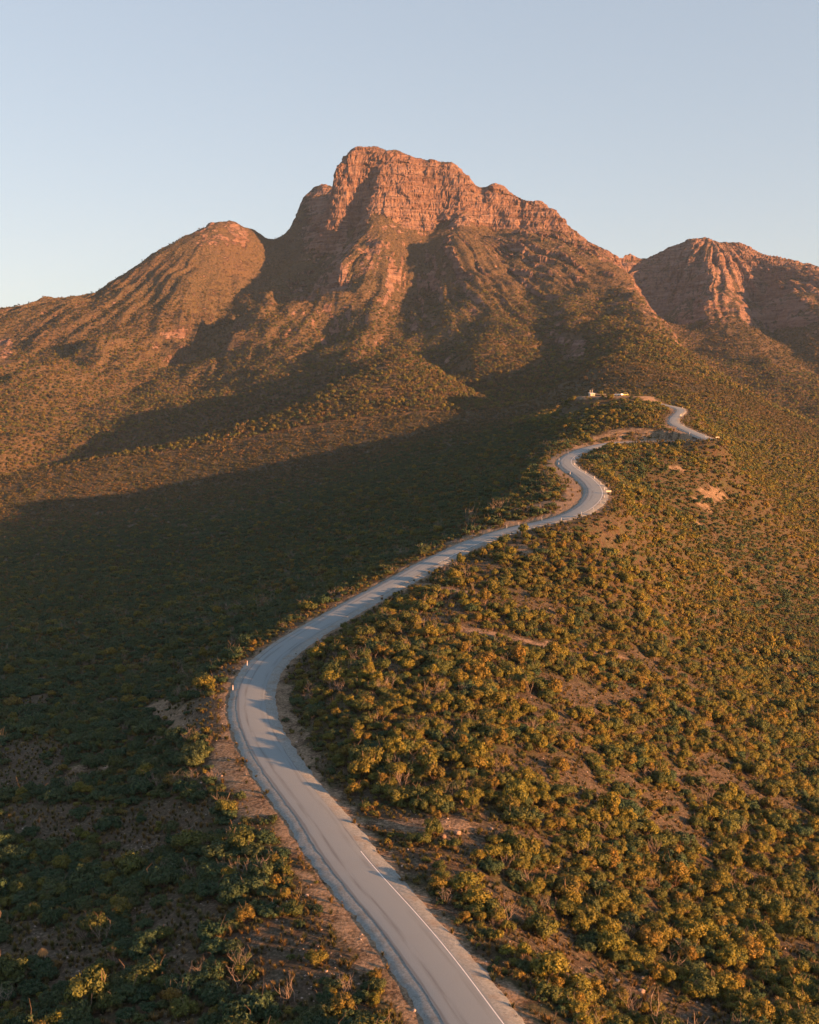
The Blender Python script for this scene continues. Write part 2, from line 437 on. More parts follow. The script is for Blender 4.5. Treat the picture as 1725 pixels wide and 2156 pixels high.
def open_mask(x, y):
    """thin scrub: 1 = open stony ground, 0 = closed scrub"""
    o = fbm2(x / 26 + 2.2, y / 20 - 4.0, 3)
    m = sstep(0.16, 0.52, o) * (1 - 0.7 * sstep(220, 430, y))
    for L, w in CLEAR:
        L2 = np.array(L); lo = L2.min(0) - 3 * w; hi = L2.max(0) + 3 * w
        q = (x > lo[0]) & (x < hi[0]) & (y > lo[1]) & (y < hi[1])
        if q.any():
            m[q] = np.maximum(m[q], sstep(1.4 * w, 0.6 * w, poly_d(x[q], y[q], L2) + 0.8 * w * fbm2(x[q] / 7, y[q] / 7, 3)))
    return m

# ------------------------------------------------------------------ materials
def new_mat(name):
    m = bpy.data.materials.new(name); m.use_nodes = True
    nt = m.node_tree; nt.nodes.clear()
    return m, nt
def N(nt, t, **kw):
    n_ = nt.nodes.new(t)
    for k, v in kw.items(): setattr(n_, k, v)
    return n_
def lk(nt, a, b): nt.links.new(a, b)
def noise(nt, vec, scale, detail=4, rough=0.55, dist=0.0):
    q = N(nt, 'ShaderNodeTexNoise'); q.inputs['Scale'].default_value = scale; q.inputs['Detail'].default_value = detail
    q.inputs['Roughness'].default_value = rough; q.inputs['Distortion'].default_value = dist
    lk(nt, vec, q.inputs['Vector']); return q.outputs['Fac']
def ramp(nt, fac, stops, interp='LINEAR'):
    r = N(nt, 'ShaderNodeValToRGB'); r.color_ramp.interpolation = interp
    e = r.color_ramp.elements
    while len(e) < len(stops): e.new(0.5)
    for el, (p, c) in zip(e, stops):
        el.position = p; el.color = (*c, 1) if len(c) == 3 else c
    lk(nt, fac, r.inputs[0]); return r.outputs[0]
def mix(nt, fac, a, b, mode='MIX'):
    q = N(nt, 'ShaderNodeMix', data_type='RGBA', blend_type=mode)
    if isinstance(fac, (int, float)): q.inputs[0].default_value = fac
    else: lk(nt, fac, q.inputs[0])
    for s, i in ((a, 6), (b, 7)):
        if isinstance(s, tuple): q.inputs[i].default_value = (*s, 1)
        else: lk(nt, s, q.inputs[i])
    return q.outputs[2]
def math_n(nt, op, a, b=None, clamp=False):
    q = N(nt, 'ShaderNodeMath', operation=op, use_clamp=clamp)
    for i, s in enumerate((a, b)):
        if s is None: continue
        if isinstance(s, (int, float)): q.inputs[i].default_value = s
        else: lk(nt, s, q.inputs[i])
    return q.outputs[0]
def finish(nt, col, rough=0.95, bump=None, bd=1.0, spec=0.15, metallic=0.0):
    b = N(nt, 'ShaderNodeBsdfPrincipled'); o = N(nt, 'ShaderNodeOutputMaterial')
    if isinstance(col, tuple): b.inputs['Base Color'].default_value = (*col, 1)
    else: lk(nt, col, b.inputs['Base Color'])
    b.inputs['Roughness'].default_value = rough; b.inputs['Specular IOR Level'].default_value = spec; b.inputs['Metallic'].default_value = metallic
    if bump is not None:
        q = N(nt, 'ShaderNodeBump'); q.inputs['Distance'].default_value = bd; q.inputs['Strength'].default_value = 1.0
        lk(nt, bump, q.inputs['Height']); lk(nt, q.outputs[0], b.inputs['Normal'])
    lk(nt, b.outputs[0], o.inputs[0]); return b
def plain(name, col, rough=0.8, spec=0.2, vary=0.12, scale=6.0, metallic=0.0):
    m, nt = new_mat(name)
    tc = N(nt, 'ShaderNodeTexCoord')
    f = noise(nt, tc.outputs['Object'], scale, 4)
    c = ramp(nt, f, [(0.3, tuple(x * (1 - vary) for x in col)), (0.7, tuple(min(1, x * (1 + vary)) for x in col))])
    finish(nt, c, rough, None, 1, spec, metallic); return m

# ground: stony earth with litter, low heath and pale bare soil
m_ground, nt = new_mat('stony_heath_ground')
pos = N(nt, 'ShaderNodeNewGeometry').outputs['Position']
soil = N(nt, 'ShaderNodeAttribute', attribute_name='soil').outputs['Fac']
opn = N(nt, 'ShaderNodeAttribute', attribute_name='open').outputs['Fac']
n1 = noise(nt, pos, 0.35, 6, 0.65); n2 = noise(nt, pos, 2.2, 5, 0.7); n3 = noise(nt, pos, 0.06, 4)
litter = ramp(nt, n2, [(0.30, (0.030, 0.024, 0.017)), (0.52, (0.085, 0.060, 0.040)), (0.75, (0.17, 0.115, 0.075))])
heath = ramp(nt, n1, [(0.35, (0.030, 0.040, 0.020)), (0.65, (0.078, 0.080, 0.038))])
c = mix(nt, ramp(nt, n1, [(0.42, (0, 0, 0)), (0.58, (0.75, 0.75, 0.75))]), litter, heath)
stony = ramp(nt, n2, [(0.32, (0.036, 0.030, 0.022)), (0.52, (0.092, 0.074, 0.054)), (0.68, (0.225, 0.180, 0.138))])
c = mix(nt, math_n(nt, 'MULTIPLY', opn, ramp(nt, n1, [(0.35, (0.25,) * 3), (0.6, (0.95,) * 3)])), c, stony)
vo = N(nt, 'ShaderNodeTexVoronoi'); vo.inputs['Scale'].default_value = 2.6; lk(nt, pos, vo.inputs['Vector'])
fleck = ramp(nt, vo.outputs['Distance'], [(0.07, (1, 1, 1)), (0.13, (0, 0, 0))])
fl = math_n(nt, 'MULTIPLY', fleck, ramp(nt, n1, [(0.5, (0.1,) * 3), (0.6, (0.9,) * 3)]))
c = mix(nt, fl, c, (0.36, 0.31, 0.27))
bare = ramp(nt, n2, [(0.25, (0.14, 0.098, 0.066)), (0.5, (0.26, 0.188, 0.128)), (0.78, (0.39, 0.30, 0.215))])
sf = ramp(nt, math_n(nt, 'ADD', soil, math_n(nt, 'MULTIPLY', math_n(nt, 'SUBTRACT', math_n(nt, 'MULTIPLY', math_n(nt, 'ADD', n1, n2), 0.5), 0.5), 2.4)), [(0.35, (0,) * 3), (0.80, (0.92,) * 3)])
c = mix(nt, sf, c, bare)
bh = math_n(nt, 'ADD', math_n(nt, 'MULTIPLY', n2, 0.5), n1)
finish(nt, c, 0.97, bh, 0.5, 0.1)

# mountain: red-banded sandstone and scrub
m_mount, nt = new_mat('sandstone_and_scrub')
geo = N(nt, 'ShaderNodeNewGeometry'); pos = geo.outputs['Position']
rock = N(nt, 'ShaderNodeAttribute', attribute_name='rock').outputs['Fac']
soil = N(nt, 'ShaderNodeAttribute', attribute_name='soil').outputs['Fac']
mp = N(nt, 'ShaderNodeMapping'); mp.inputs['Scale'].default_value = (0.06, 0.06, 1.0); lk(nt, pos, mp.inputs['Vector'])
st = noise(nt, mp.outputs[0], 0.16, 6, 0.7)
mp2 = N(nt, 'ShaderNodeMapping'); mp2.inputs['Scale'].default_value = (1.0, 1.0, 0.18); lk(nt, pos, mp2.inputs['Vector'])
fl = noise(nt, mp2.outputs[0], 0.09, 6, 0.65)
fine = noise(nt, pos, 0.22, 6, 0.65); mid = noise(nt, pos, 0.03, 5, 0.6); big = noise(nt, pos, 0.006, 4, 0.6)
rc = ramp(nt, st, [(0.28, (0.12, 0.072, 0.058)), (0.45, (0.215, 0.132, 0.106)), (0.56, (0.275, 0.185, 0.152)), (0.72, (0.35, 0.26, 0.225))])
rc = mix(nt, ramp(nt, fl, [(0.33, (0.75,) * 3), (0.47, (0, 0, 0))]), rc, (0.10, 0.070, 0.060))
rc = mix(nt, ramp(nt, mid, [(0.4, (0, 0, 0)), (0.7, (0.5,) * 3)]), rc, (0.26, 0.150, 0.105))
scrub = ramp(nt, fine, [(0.30, (0.038, 0.036, 0.022)), (0.52, (0.105, 0.080, 0.046)), (0.72, (0.190, 0.122, 0.078))])
scrub = mix(nt, ramp(nt, big, [(0.42, (0, 0, 0)), (0.62, (0.55,) * 3)]), scrub, (0.125, 0.082, 0.052))
thr = math_n(nt, 'ADD', rock, math_n(nt, 'MULTIPLY', math_n(nt, 'SUBTRACT', fine, 0.5), 1.5))
thr = math_n(nt, 'ADD', thr, math_n(nt, 'MULTIPLY', math_n(nt, 'SUBTRACT', st, 0.5), 1.3))
sn = N(nt, 'ShaderNodeSeparateXYZ'); lk(nt, geo.outputs['True Normal'], sn.inputs[0])
thr = math_n(nt, 'SUBTRACT', thr, math_n(nt, 'MULTIPLY', ramp(nt, sn.outputs[2], [(0.62, (0,) * 3), (0.86, (1,) * 3)]), 0.55))
thr = math_n(nt, 'ADD', thr, math_n(nt, 'MULTIPLY', math_n(nt, 'SUBTRACT', mid, 0.5), 0.5))
rf = ramp(nt, thr, [(0.40, (0, 0, 0)), (0.56, (1, 1, 1))])
c = mix(nt, rf, scrub, rc)
c = mix(nt, soil, c, (0.33, 0.20, 0.13))
bh = math_n(nt, 'ADD', math_n(nt, 'MULTIPLY', fine, 2.2), math_n(nt, 'MULTIPLY', math_n(nt, 'ADD', st, math_n(nt, 'MULTIPLY', fl, 1.6)), math_n(nt, 'MULTIPLY', rf, 3.5)))
finish(nt, c, 0.95, bh, 2.4, 0.1)

# road seal, in its own coordinates: UV x = metres across, UV y = metres along
m_seal, nt = new_mat('worn_chip_seal')
uv = N(nt, 'ShaderNodeUVMap'); uv.uv_map = 'road'
sx = N(nt, 'ShaderNodeSeparateXYZ'); lk(nt, uv.outputs[0], sx.inputs[0])
mp = N(nt, 'ShaderNodeMapping'); mp.inputs['Scale'].default_value = (1.0, 0.06, 1.0); lk(nt, uv.outputs[0], mp.inputs['Vector'])
streak = noise(nt, mp.outputs[0], 1.6, 5, 0.6); gr = noise(nt, uv.outputs[0], 9.0, 4, 0.8); blot = noise(nt, uv.outputs[0], 0.16, 4, 0.6)
wav = math_n(nt, 'ADD', sx.outputs[0], math_n(nt, 'MULTIPLY', math_n(nt, 'SUBTRACT', noise(nt, mp.outputs[0], 0.7, 3), 0.5), 0.9))
col = ramp(nt, gr, [(0.25, (0.168, 0.200, 0.214)), (0.75, (0.262, 0.302, 0.318))])
def band(centre, width, soft):
    q = math_n(nt, 'ABSOLUTE', math_n(nt, 'SUBTRACT', wav, centre))
    mr = N(nt, 'ShaderNodeMapRange'); mr.inputs[1].default_value = width; mr.inputs[2].default_value = width + soft; mr.inputs[3].default_value = 1; mr.inputs[4].default_value = 0
    lk(nt, q, mr.inputs[0]); return mr.outputs[0]
dark = math_n(nt, 'MULTIPLY', band(-1.08, 0.10, 0.36), ramp(nt, streak, [(0.40, (0,) * 3), (0.62, (0.75,) * 3)]))
dark2 = math_n(nt, 'MULTIPLY', band(1.85, 0.08, 0.40), ramp(nt, streak, [(0.42, (0,) * 3), (0.66, (0.55,) * 3)]))
edge = math_n(nt, 'MULTIPLY', band(-2.52, 0.09, 0.18), 0.75)
edge2 = math_n(nt, 'MULTIPLY', band(2.58, 0.05, 0.15), ramp(nt, blot, [(0.4, (0.1,) * 3), (0.6, (0.75,) * 3)]))
for d_ in (dark, dark2, edge, edge2):
    col = mix(nt, d_, col, (0.125, 0.138, 0.146))
col = mix(nt, math_n(nt, 'MULTIPLY', ramp(nt, blot, [(0.55, (0,) * 3), (0.75, (0.5,) * 3)]), streak), col, (0.20, 0.20, 0.195))
finish(nt, col, 0.9, gr, 0.02, 0.2)

m_shoulder, nt = new_mat('pale_gravel_shoulder')
pos = N(nt, 'ShaderNodeNewGeometry').outputs['Position']
g1 = noise(nt, pos, 3.0, 6, 0.8); g2 = noise(nt, pos, 0.5, 4, 0.6)
c = ramp(nt, g1, [(0.25, (0.115, 0.125, 0.125)), (0.5, (0.235, 0.252, 0.246)), (0.75, (0.36, 0.375, 0.36))])
c = mix(nt, ramp(nt, g2, [(0.5, (0,) * 3), (0.72, (0.6,) * 3)]), c, (0.20, 0.145, 0.095))
finish(nt, c, 0.97, g1, 0.05, 0.1)
m_paint = plain('road_paint', (0.74, 0.73, 0.70), 0.7, 0.2, 0.10, 3.0)

# ------------------------------------------------------------------ mesh helpers
def mesh_from(name, V, Fq, mat, smooth_=True, attrs=None):
    me = bpy.data.meshes.new(name)
    V = np.asarray(V, np.float32); Fq = np.asarray(Fq, np.int32)
    k = Fq.shape[1]
    me.vertices.add(len(V)); me.vertices.foreach_set('co', V.ravel())
    me.loops.add(Fq.size); me.loops.foreach_set('vertex_index', Fq.ravel())
    me.polygons.add(len(Fq)); me.polygons.foreach_set('loop_start', np.arange(0, Fq.size, k, dtype=np.int32))
    me.polygons.foreach_set('use_smooth', np.full(len(Fq), smooth_))
    if attrs:
        for an, av in attrs.items():
            a = me.attributes.new(an, 'FLOAT', 'POINT'); a.data.foreach_set('value', np.asarray(av, np.float32))
    me.update(calc_edges=True)
    if mat: me.materials.append(mat)
    return me
def link(name, me, parent=None, col=None):
    o = bpy.data.objects.new(name, me); (col or sc.collection).objects.link(o)
    if parent is not None: o.parent = parent
    return o
def tag(o, label=None, cat=None, group=None, kind=None):
    if label: o['label'] = label
    if cat: o['category'] = cat
    if group: o['group'] = group
    if kind: o['kind'] = kind
    return o
def quads(nr, nc):
    i = np.arange(nr - 1)[:, None] * nc + np.arange(nc - 1)[None, :]
    return np.stack([i, i + 1, i + nc + 1, i + nc], -1).reshape(-1, 4)

# ------------------------------------------------------------------ ground and mountain
def cols(nf, nout, smax_in=0.43, smax=1.5):
    a = np.linspace(-smax_in, smax_in, nf)
    t = np.linspace(0, 1, nout + 1)[1:]
    o = smax_in + (smax - smax_in) * t ** 2.0
    return np.concatenate([-o[::-1], a, o])
Y_SPLIT = 1190.0
cs = cols(640, 40)
ys = np.exp(np.linspace(math.log(34), math.log(Y_SPLIT), 720))
GX = ys[:, None] * cs[None, :]; GY = np.repeat(ys[:, None], len(cs), 1)
GZ = height(GX, GY)
GS = soil_mask(GX.ravel(), GY.ravel()); GO = open_mask(GX.ravel(), GY.ravel())
V = np.stack([GX, GY, GZ], -1).reshape(-1, 3)
ground = tag(link('ground', mesh_from('ground', V, quads(*GX.shape), m_ground, True, {'soil': GS, 'open': GO})), kind='structure')

cs2 = cols(860, 40, 0.42, 1.0)
dens = np.concatenate([np.arange(Y_SPLIT, 1900, 3.4), np.arange(1900, 2250, 2.6), np.arange(2250, 2560, 1.3), np.arange(2560, 2960, 3.4), np.arange(2960, 3800, 25)])
MX = dens[:, None] * cs2[None, :]; MY = np.repeat(dens[:, None], len(cs2), 1)
MZ = height(MX, MY)
MZ[0] = np.interp(MX[0], GX[-1], GZ[-1])      # meets the ground sheet

def grid_normals(X, Y, Z):
    P = np.stack([X, Y, Z], -1)
    du = np.gradient(P, axis=1); dv = np.gradient(P, axis=0)
    nn = np.cross(du, dv); nn /= np.linalg.norm(nn, axis=-1)[..., None] + 1e-9
    return nn
# where rock stands: steep faces high up, and outcrops on the spurs
nn = grid_normals(MX, MY, MZ)
slope = np.sqrt(np.clip(1 - nn[..., 2] ** 2, 0, 1)) / np.clip(nn[..., 2], 0.05, 1)
def imgbox(u0, v0, u1, v1, soft):
    """soft selection of the hillside seen inside a picture rectangle"""
    yy = MY; s = MX / yy
    U = (s * F * 1.0 + W / 2) / K
    el = (MZ - CAMZ) / yy
    Vv = 842 - el / 4.356e-4
    return sstep(u0 - soft, u0 + soft, U) * sstep(u1 + soft, u1 - soft, U) * sstep(v0 - soft, v0 + soft, Vv) * sstep(v1 + soft, v1 - soft, Vv)
zone = sstep(250, 420, MZ) * 0.10 + 0.9 * sstep(430, 480, MZ + 25 * fbm2(MX / 80, MY / 80, 2)) * sstep(2150, 2300, MY) * (MY < 2760)
zone = np.maximum(zone, 0.75 * sstep(330, 420, MX) * sstep(2150, 2300, MY) * sstep(140, 260, MZ))
nz_r = fbm2(MX / 45, MY / 45, 3)
nz_f = fbm2(MX / 15, MY / 15, 3)
rockm = sstep(1.10, 1.50, slope + 0.30 * nz_r + 0.25 * nz_f + 0.80 * zone)
for (a, b_, c_, d_, so, g_) in ((700, 505, 800, 580, 14, .8), (1180, 712, 1230, 760, 10, 1.0), (1032, 395, 1212, 500, 8, 1.0), (1020, 480, 1330, 620, 30, .28), (700, 560, 870, 640, 20, .35), (410, 470, 540, 600, 20, .22),
                            (1300, 500, 1725, 680, 20, .5), (1500, 600, 1590, 672, 10, .6), (1290, 580, 1370, 690, 15, .4), (340, 695, 400, 725, 8, .6), (0, 705, 40, 770, 8, .7), (60, 660, 150, 760, 12, .25), (780, 760, 850, 830, 15, .3),
                            (330, 470, 460, 530, 10, .3), (130, 780, 200, 800, 10, .4), (850, 640, 990, 720, 20, .25)):
    rockm = np.maximum(rockm, np.clip(imgbox(a, b_, c_, d_, so) * g_ * (0.85 + 0.9 * nz_r + 1.1 * nz_f), 0, 1))
rockm = np.maximum(rockm, sstep(0.0, 0.5, nz_r) * 0.30 * sstep(90, 200, MZ))
lefthill = sstep(-200, -270, MX) * sstep(2750, 2700, MY)
rockm = rockm * (1 - lefthill) + lefthill * np.clip(rockm * 0.35 + 0.75 * imgbox(415, 470, 530, 525, 12) * (0.8 + nz_r + nz_f) + 0.5 * imgbox(345, 697, 395, 722, 8) + 0.6 * imgbox(-20, 705, 35, 768, 8), 0, 1)
ph = MZ / 26.0 + 0.55 * fbm2(MX / 120, MY / 120, 2)
saw = ph - np.floor(ph)
rockm = np.clip(rockm - 0.75 * sstep(0.84, 0.92, saw) * sstep(-0.15, 0.25, nz_r) * sstep(250, 320, MZ), 0, 1)
cliff = sstep(0.9, 1.6, slope) * sstep(180, 320, MZ) * (1 - 0.7 * lefthill)
cliff = np.maximum(cliff, 0.40 * rockm * sstep(100, 200, MZ))
# strata ledges and vertical fluting pushed out along the face
ledge = sstep(0.0, 0.82, saw) - saw
MZ2 = MZ + 26.0 * np.where(MX > 380, 0.35, 0.75) * ledge * cliff
nh = nn.copy(); nh[..., 2] *= 0.25; nh /= np.linalg.norm(nh, axis=-1)[..., None] + 1e-9
disp = np.zeros_like(MZ); q = cliff > 0.02
x_, y_, z_ = MX[q], MY[q], MZ2[q]
dq = 6.0 * pn3(x_ / 52, y_ / 52, z_ / 130) + 2.6 * (1 - 2 * np.abs(pn3(x_ / 21 + 5, y_ / 21, z_ / 55))) + 2.0 * pn3(x_ / 8, y_ / 8, z_ / 16) + 3.4 * pn3(x_ / 70, y_ / 70, z_ / 6.0) + 1.3 * pn3(x_ / 4.2, y_ / 4.2, z_ / 5)
def cell(a, b, c):
    return (np.sin(a * 127.1 + b * 311.7 + c * 74.7) * 43758.5453) % 1.0
wx = 6 * pn3(x_ / 40, y_ / 40, z_ / 40); wz = 5 * pn3(x_ / 90 + 9, y_ / 90, z_ / 30)
blk = cell(np.floor((x_ + wx) / 29), np.floor((y_ + wx) / 35), np.floor((z_ + wz) / 8.5)) - 0.5
blk2 = cell(np.floor((x_ - wx) / 12 + 0.3), np.floor((y_ + wx) / 15), np.floor((z_ + wz) / 4.6)) - 0.5
col_ = cell(np.floor((x_ + wx) / 27), np.floor((y_ - wx) / 40), 3.0 + 0 * z_) - 0.5
disp[q] = (0.75 * dq + 5.0 * blk + 3.0 * blk2 + 4.0 * col_) * cliff[q]
MP = np.stack([MX, MY, MZ2], -1) + nh * disp[..., None]
MP[0] = np.stack([MX[0], MY[0], MZ[0]], -1)
MS = np.zeros_like(MZ)
mountain = tag(link('mountain', mesh_from('mountain', MP.reshape(-1, 3), quads(*MX.shape), m_mount, True, {'rock': rockm.ravel(), 'soil': MS.ravel()})), kind='structure')
mountain.data.polygons.foreach_set('use_smooth', (0.5 * (cliff[:-1, :-1] + cliff[1:, 1:]) < 0.35).ravel())

# the plain far around, below everything
pm, nt = new_mat('far_plain_scrub')
pos = N(nt, 'ShaderNodeNewGeometry').outputs['Position']
finish(nt, ramp(nt, noise(nt, pos, 0.004, 6), [(0.3, (0.05, 0.055, 0.025)), (0.7, (0.11, 0.09, 0.05))]), 0.95)
a_ = np.linspace(-4500, 4500, 13); PX, PY = np.meshgrid(a_, a_)
plain_o = tag(link('plain', mesh_from('plain', np.stack([PX, PY, np.full_like(PX, -120)], -1).reshape(-1, 3), quads(13, 13), pm)), kind='structure')

# ------------------------------------------------------------------ road
def strip(name, offs, dz, mat, i0=0, i1=None, jag=None):
    """ribbon along the road; offs = list of (offset right of the centre line, extra height)"""
    i1 = len(road) if i1 is None else i1
    idx = np.arange(i0, i1)
    rows = []
    for k, (o, h) in enumerate(offs):
        oo = np.full(len(idx), float(o))
        if jag is not None and jag[k]:
            oo += jag[k] * fbm2(idx / 2.7 + k * 31.0, np.zeros(len(idx)) + k, 3) + 1.2 * jag[k] * fbm2(idx / 23.0 + k * 11.0, np.zeros(len(idx)) + k, 2)
        oo = oo * (1 - 0.10 * sstep(570, 640, idx.astype(float)))
        rows.append(np.stack([road[idx, 0] + nrm_r[idx, 0] * oo, road[idx, 1] + nrm_r[idx, 1] * oo, road[idx, 2] + dz + h], -1))
    P = np.stack(rows, 1)
    nr, nc = P.shape[:2]
    me = mesh_from(name, P.reshape(-1, 3), quads(nr, nc)[:, ::-1] if False else quads(nr, nc), mat)
    uvl = me.uv_layers.new(name='road')
    offv = np.tile(np.array([o for o, h in offs]), nr); sv = np.repeat(idx.astype(float), nc)
    li = np.empty(len(me.loops), np.int32); me.loops.foreach_get('vertex_index', li)
    uvl.data.foreach_set('uv', np.stack([offv[li], sv[li]], -1).astype(np.float32).ravel())
    return link(name, me)
tag(strip('road_shoulder', [(-4.5, -0.45), (-3.85, -0.14), (-2.5, -0.03), (0, 0.0), (2.5, -0.03), (4.2, -0.14), (4.9, -0.5)], 0.0, m_shoulder, jag=[.35, .35, 0, 0, 0, .35, .35]), kind='structure')
tag(strip('road', [(-2.72, -0.03), (-2.5, 0.0), (-1.35, 0.03), (0, 0.06), (1.35, 0.03), (2.5, 0.0), (2.72, -0.03)], 0.03, m_seal, jag=[.12, .08, 0, 0, 0, .06, .10]), kind='structure')
def station(u, v):
    r = ray(u, v); best = None
    pu = road - np.array([0, 0, CAMZ])
    fy = pu[:, 1] * math.cos(PITCH) - pu[:, 2] * math.sin(PITCH)
    uy = pu[:, 1] * math.sin(PITCH) + pu[:, 2] * math.cos(PITCH)
    x = (pu[:, 0] / fy * F + W / 2) / K; y = (HT / 2 - uy / fy * F) / K
    return int(np.argmin((x - u) ** 2 + (y - v) ** 2)), x, y

if True:
    s_end = station(735, 1783)[0]
    tag(strip('road_edge_line', [(2.33, 0), (2.45, 0)], 0.047, m_paint, 0, s_end), kind='structure')
    a = station(905, 1190)[0]; b = station(1030, 1130)[0]
    tag(strip('road_edge_line', [(2.32, 0), (2.46, 0)], 0.045, m_paint, a, b), kind='structure')
    a = station(1100, 1112)[0]; b = station(1405, 930)[0]
    tag(strip('road_edge_line', [(2.32, 0), (2.48, 0)], 0.045, m_paint, a, b), kind='structure')
# ------------------------------------------------------------------ plants: meshes
def ico(sub=1):
    t = (1 + 5 ** 0.5) / 2
    v = [(-1, t, 0), (1, t, 0), (-1, -t, 0), (1, -t, 0), (0, -1, t), (0, 1, t), (0, -1, -t), (0, 1, -t), (t, 0, -1), (t, 0, 1), (-t, 0, -1), (-t, 0, 1)]
    f = [(0, 11, 5), (0, 5, 1), (0, 1, 7), (0, 7, 10), (0, 10, 11), (1, 5, 9), (5, 11, 4), (11, 10, 2), (10, 7, 6), (7, 1, 8), (3, 9, 4), (3, 4, 2), (3, 2, 6), (3, 6, 8), (3, 8, 9), (4, 9, 5), (2, 4, 11), (6, 2, 10), (8, 6, 7), (9, 8, 1)]
    v = [np.array(p, float) / np.linalg.norm(p) for p in v]
    for _ in range(sub):
        c = {}; nf = []
        def mid(a, b):
            k = (min(a, b), max(a, b))
            if k not in c:
                m = v[a] + v[b]; v.append(m / np.linalg.norm(m)); c[k] = len(v) - 1
            return c[k]
        for a, b, d in f:
            x, y, z = mid(a, b), mid(b, d), mid(d, a)
            nf += [(a, x, z), (b, y, x), (d, z, y), (x, y, z)]
        f = nf
    return np.array(v), np.array(f)
ICO0 = ico(0); ICO1 = ico(1)

def set_normals(me, nm):
    if not np.isfinite(nm).any(): return me
    own = np.empty(len(nm) * 3, np.float32); me.vertices.foreach_get('normal', own); own = own.reshape(-1, 3)
    me.polygons.foreach_set('use_smooth', np.ones(len(me.polygons), bool))
    me.normals_split_custom_set_from_vertices(np.where(np.isfinite(nm), nm, own).tolist())
    return me
class MB:
    """collects vertices and triangles; one mesh object comes out"""
    def __init__(s): s.V = []; s.F = []; s.T = []; s.Nm = []; s.n = 0
    def add(s, V, F_, t=0.5, nm=None):
        V = np.asarray(V, float); F_ = np.asarray(F_)
        if F_.shape[1] == 4: F_ = np.concatenate([F_[:, [0, 1, 2]], F_[:, [0, 2, 3]]])
        s.Nm.append(np.full((len(V), 3), np.nan) if nm is None else np.asarray(nm, float)); s.V.append(V); s.F.append(F_ + s.n); s.T.append(np.full(len(V), t) if np.isscalar(t) else np.asarray(t, float)); s.n += len(V)
    def tube(s, P, R, k=4, t=0.5):
        P = np.asarray(P, float); R = np.broadcast_to(np.asarray(R, float), (len(P),))
        T = np.gradient(P, axis=0); T /= np.linalg.norm(T, axis=1)[:, None] + 1e-9
        up = np.array([0.31, 0.83, 0.46]); A_ = np.cross(T, up); A_ /= np.linalg.norm(A_, axis=1)[:, None] + 1e-9; B_ = np.cross(T, A_)
        an = np.arange(k) * 2 * math.pi / k
        ring = P[:, None] + R[:, None, None] * (A_[:, None] * np.cos(an)[None, :, None] + B_[:, None] * np.sin(an)[None, :, None])
        m = len(P); i = np.arange(m - 1)[:, None] * k; j = np.arange(k)[None, :]; j2 = (j + 1) % k
        q = np.stack([i + j, i + j2, i + k + j2, i + k + j], -1).reshape(-1, 4)
        s.add(ring.reshape(-1, 3), q, t)
        s.add(ring[-1], np.array([[0, a, a + 1] for a in range(1, k - 1)]), t)
    def box(s, c, d, t=0.5, rz=0.0):
        c = np.asarray(c, float); d = np.asarray(d, float) / 2
        v = np.array([(-1, -1, -1), (1, -1, -1), (1, 1, -1), (-1, 1, -1), (-1, -1, 1), (1, -1, 1), (1, 1, 1), (-1, 1, 1)]) * d
        if rz:
            cr, sr = math.cos(rz), math.sin(rz); v = np.stack([v[:, 0] * cr - v[:, 1] * sr, v[:, 0] * sr + v[:, 1] * cr, v[:, 2]], -1)
        s.add(v + c, np.array([(0, 3, 2, 1), (4, 5, 6, 7), (0, 1, 5, 4), (1, 2, 6, 5), (2, 3, 7, 6), (3, 0, 4, 7)]), t)
    def prism(s, pts2, x0, x1, t=0.5, axis=0):
        """outline in (y, z) pushed along x"""
        p = np.asarray(pts2, float); m = len(p)
        a = np.stack([np.full(m, x0), p[:, 0], p[:, 1]], -1); b = np.stack([np.full(m, x1), p[:, 0], p[:, 1]], -1)
        i = np.arange(m); j = (i + 1) % m
        V = np.vstack([a, b]); 
        if axis == 1: V = V[:, [1, 0, 2]]
        s.add(V, np.stack([i, j, j + m, i + m], -1), t)
        tri = np.array([[0, k, k + 1] for k in range(1, m - 1)])
        s.add(a if axis == 0 else a[:, [1, 0, 2]], tri[:, ::-1], t); s.add(b if axis == 0 else b[:, [1, 0, 2]], tri, t)
    def mesh(s, name, mat, sm=True):
        return set_normals(mesh_from(name, np.vstack(s.V), np.vstack(s.F), mat, sm, {'tint': np.concatenate(s.T)}), np.vstack(s.Nm))
    def build(s, name, mat, parent=None, sm=False, col=None):
        return link(name, s.mesh(name, mat, sm), parent, col)

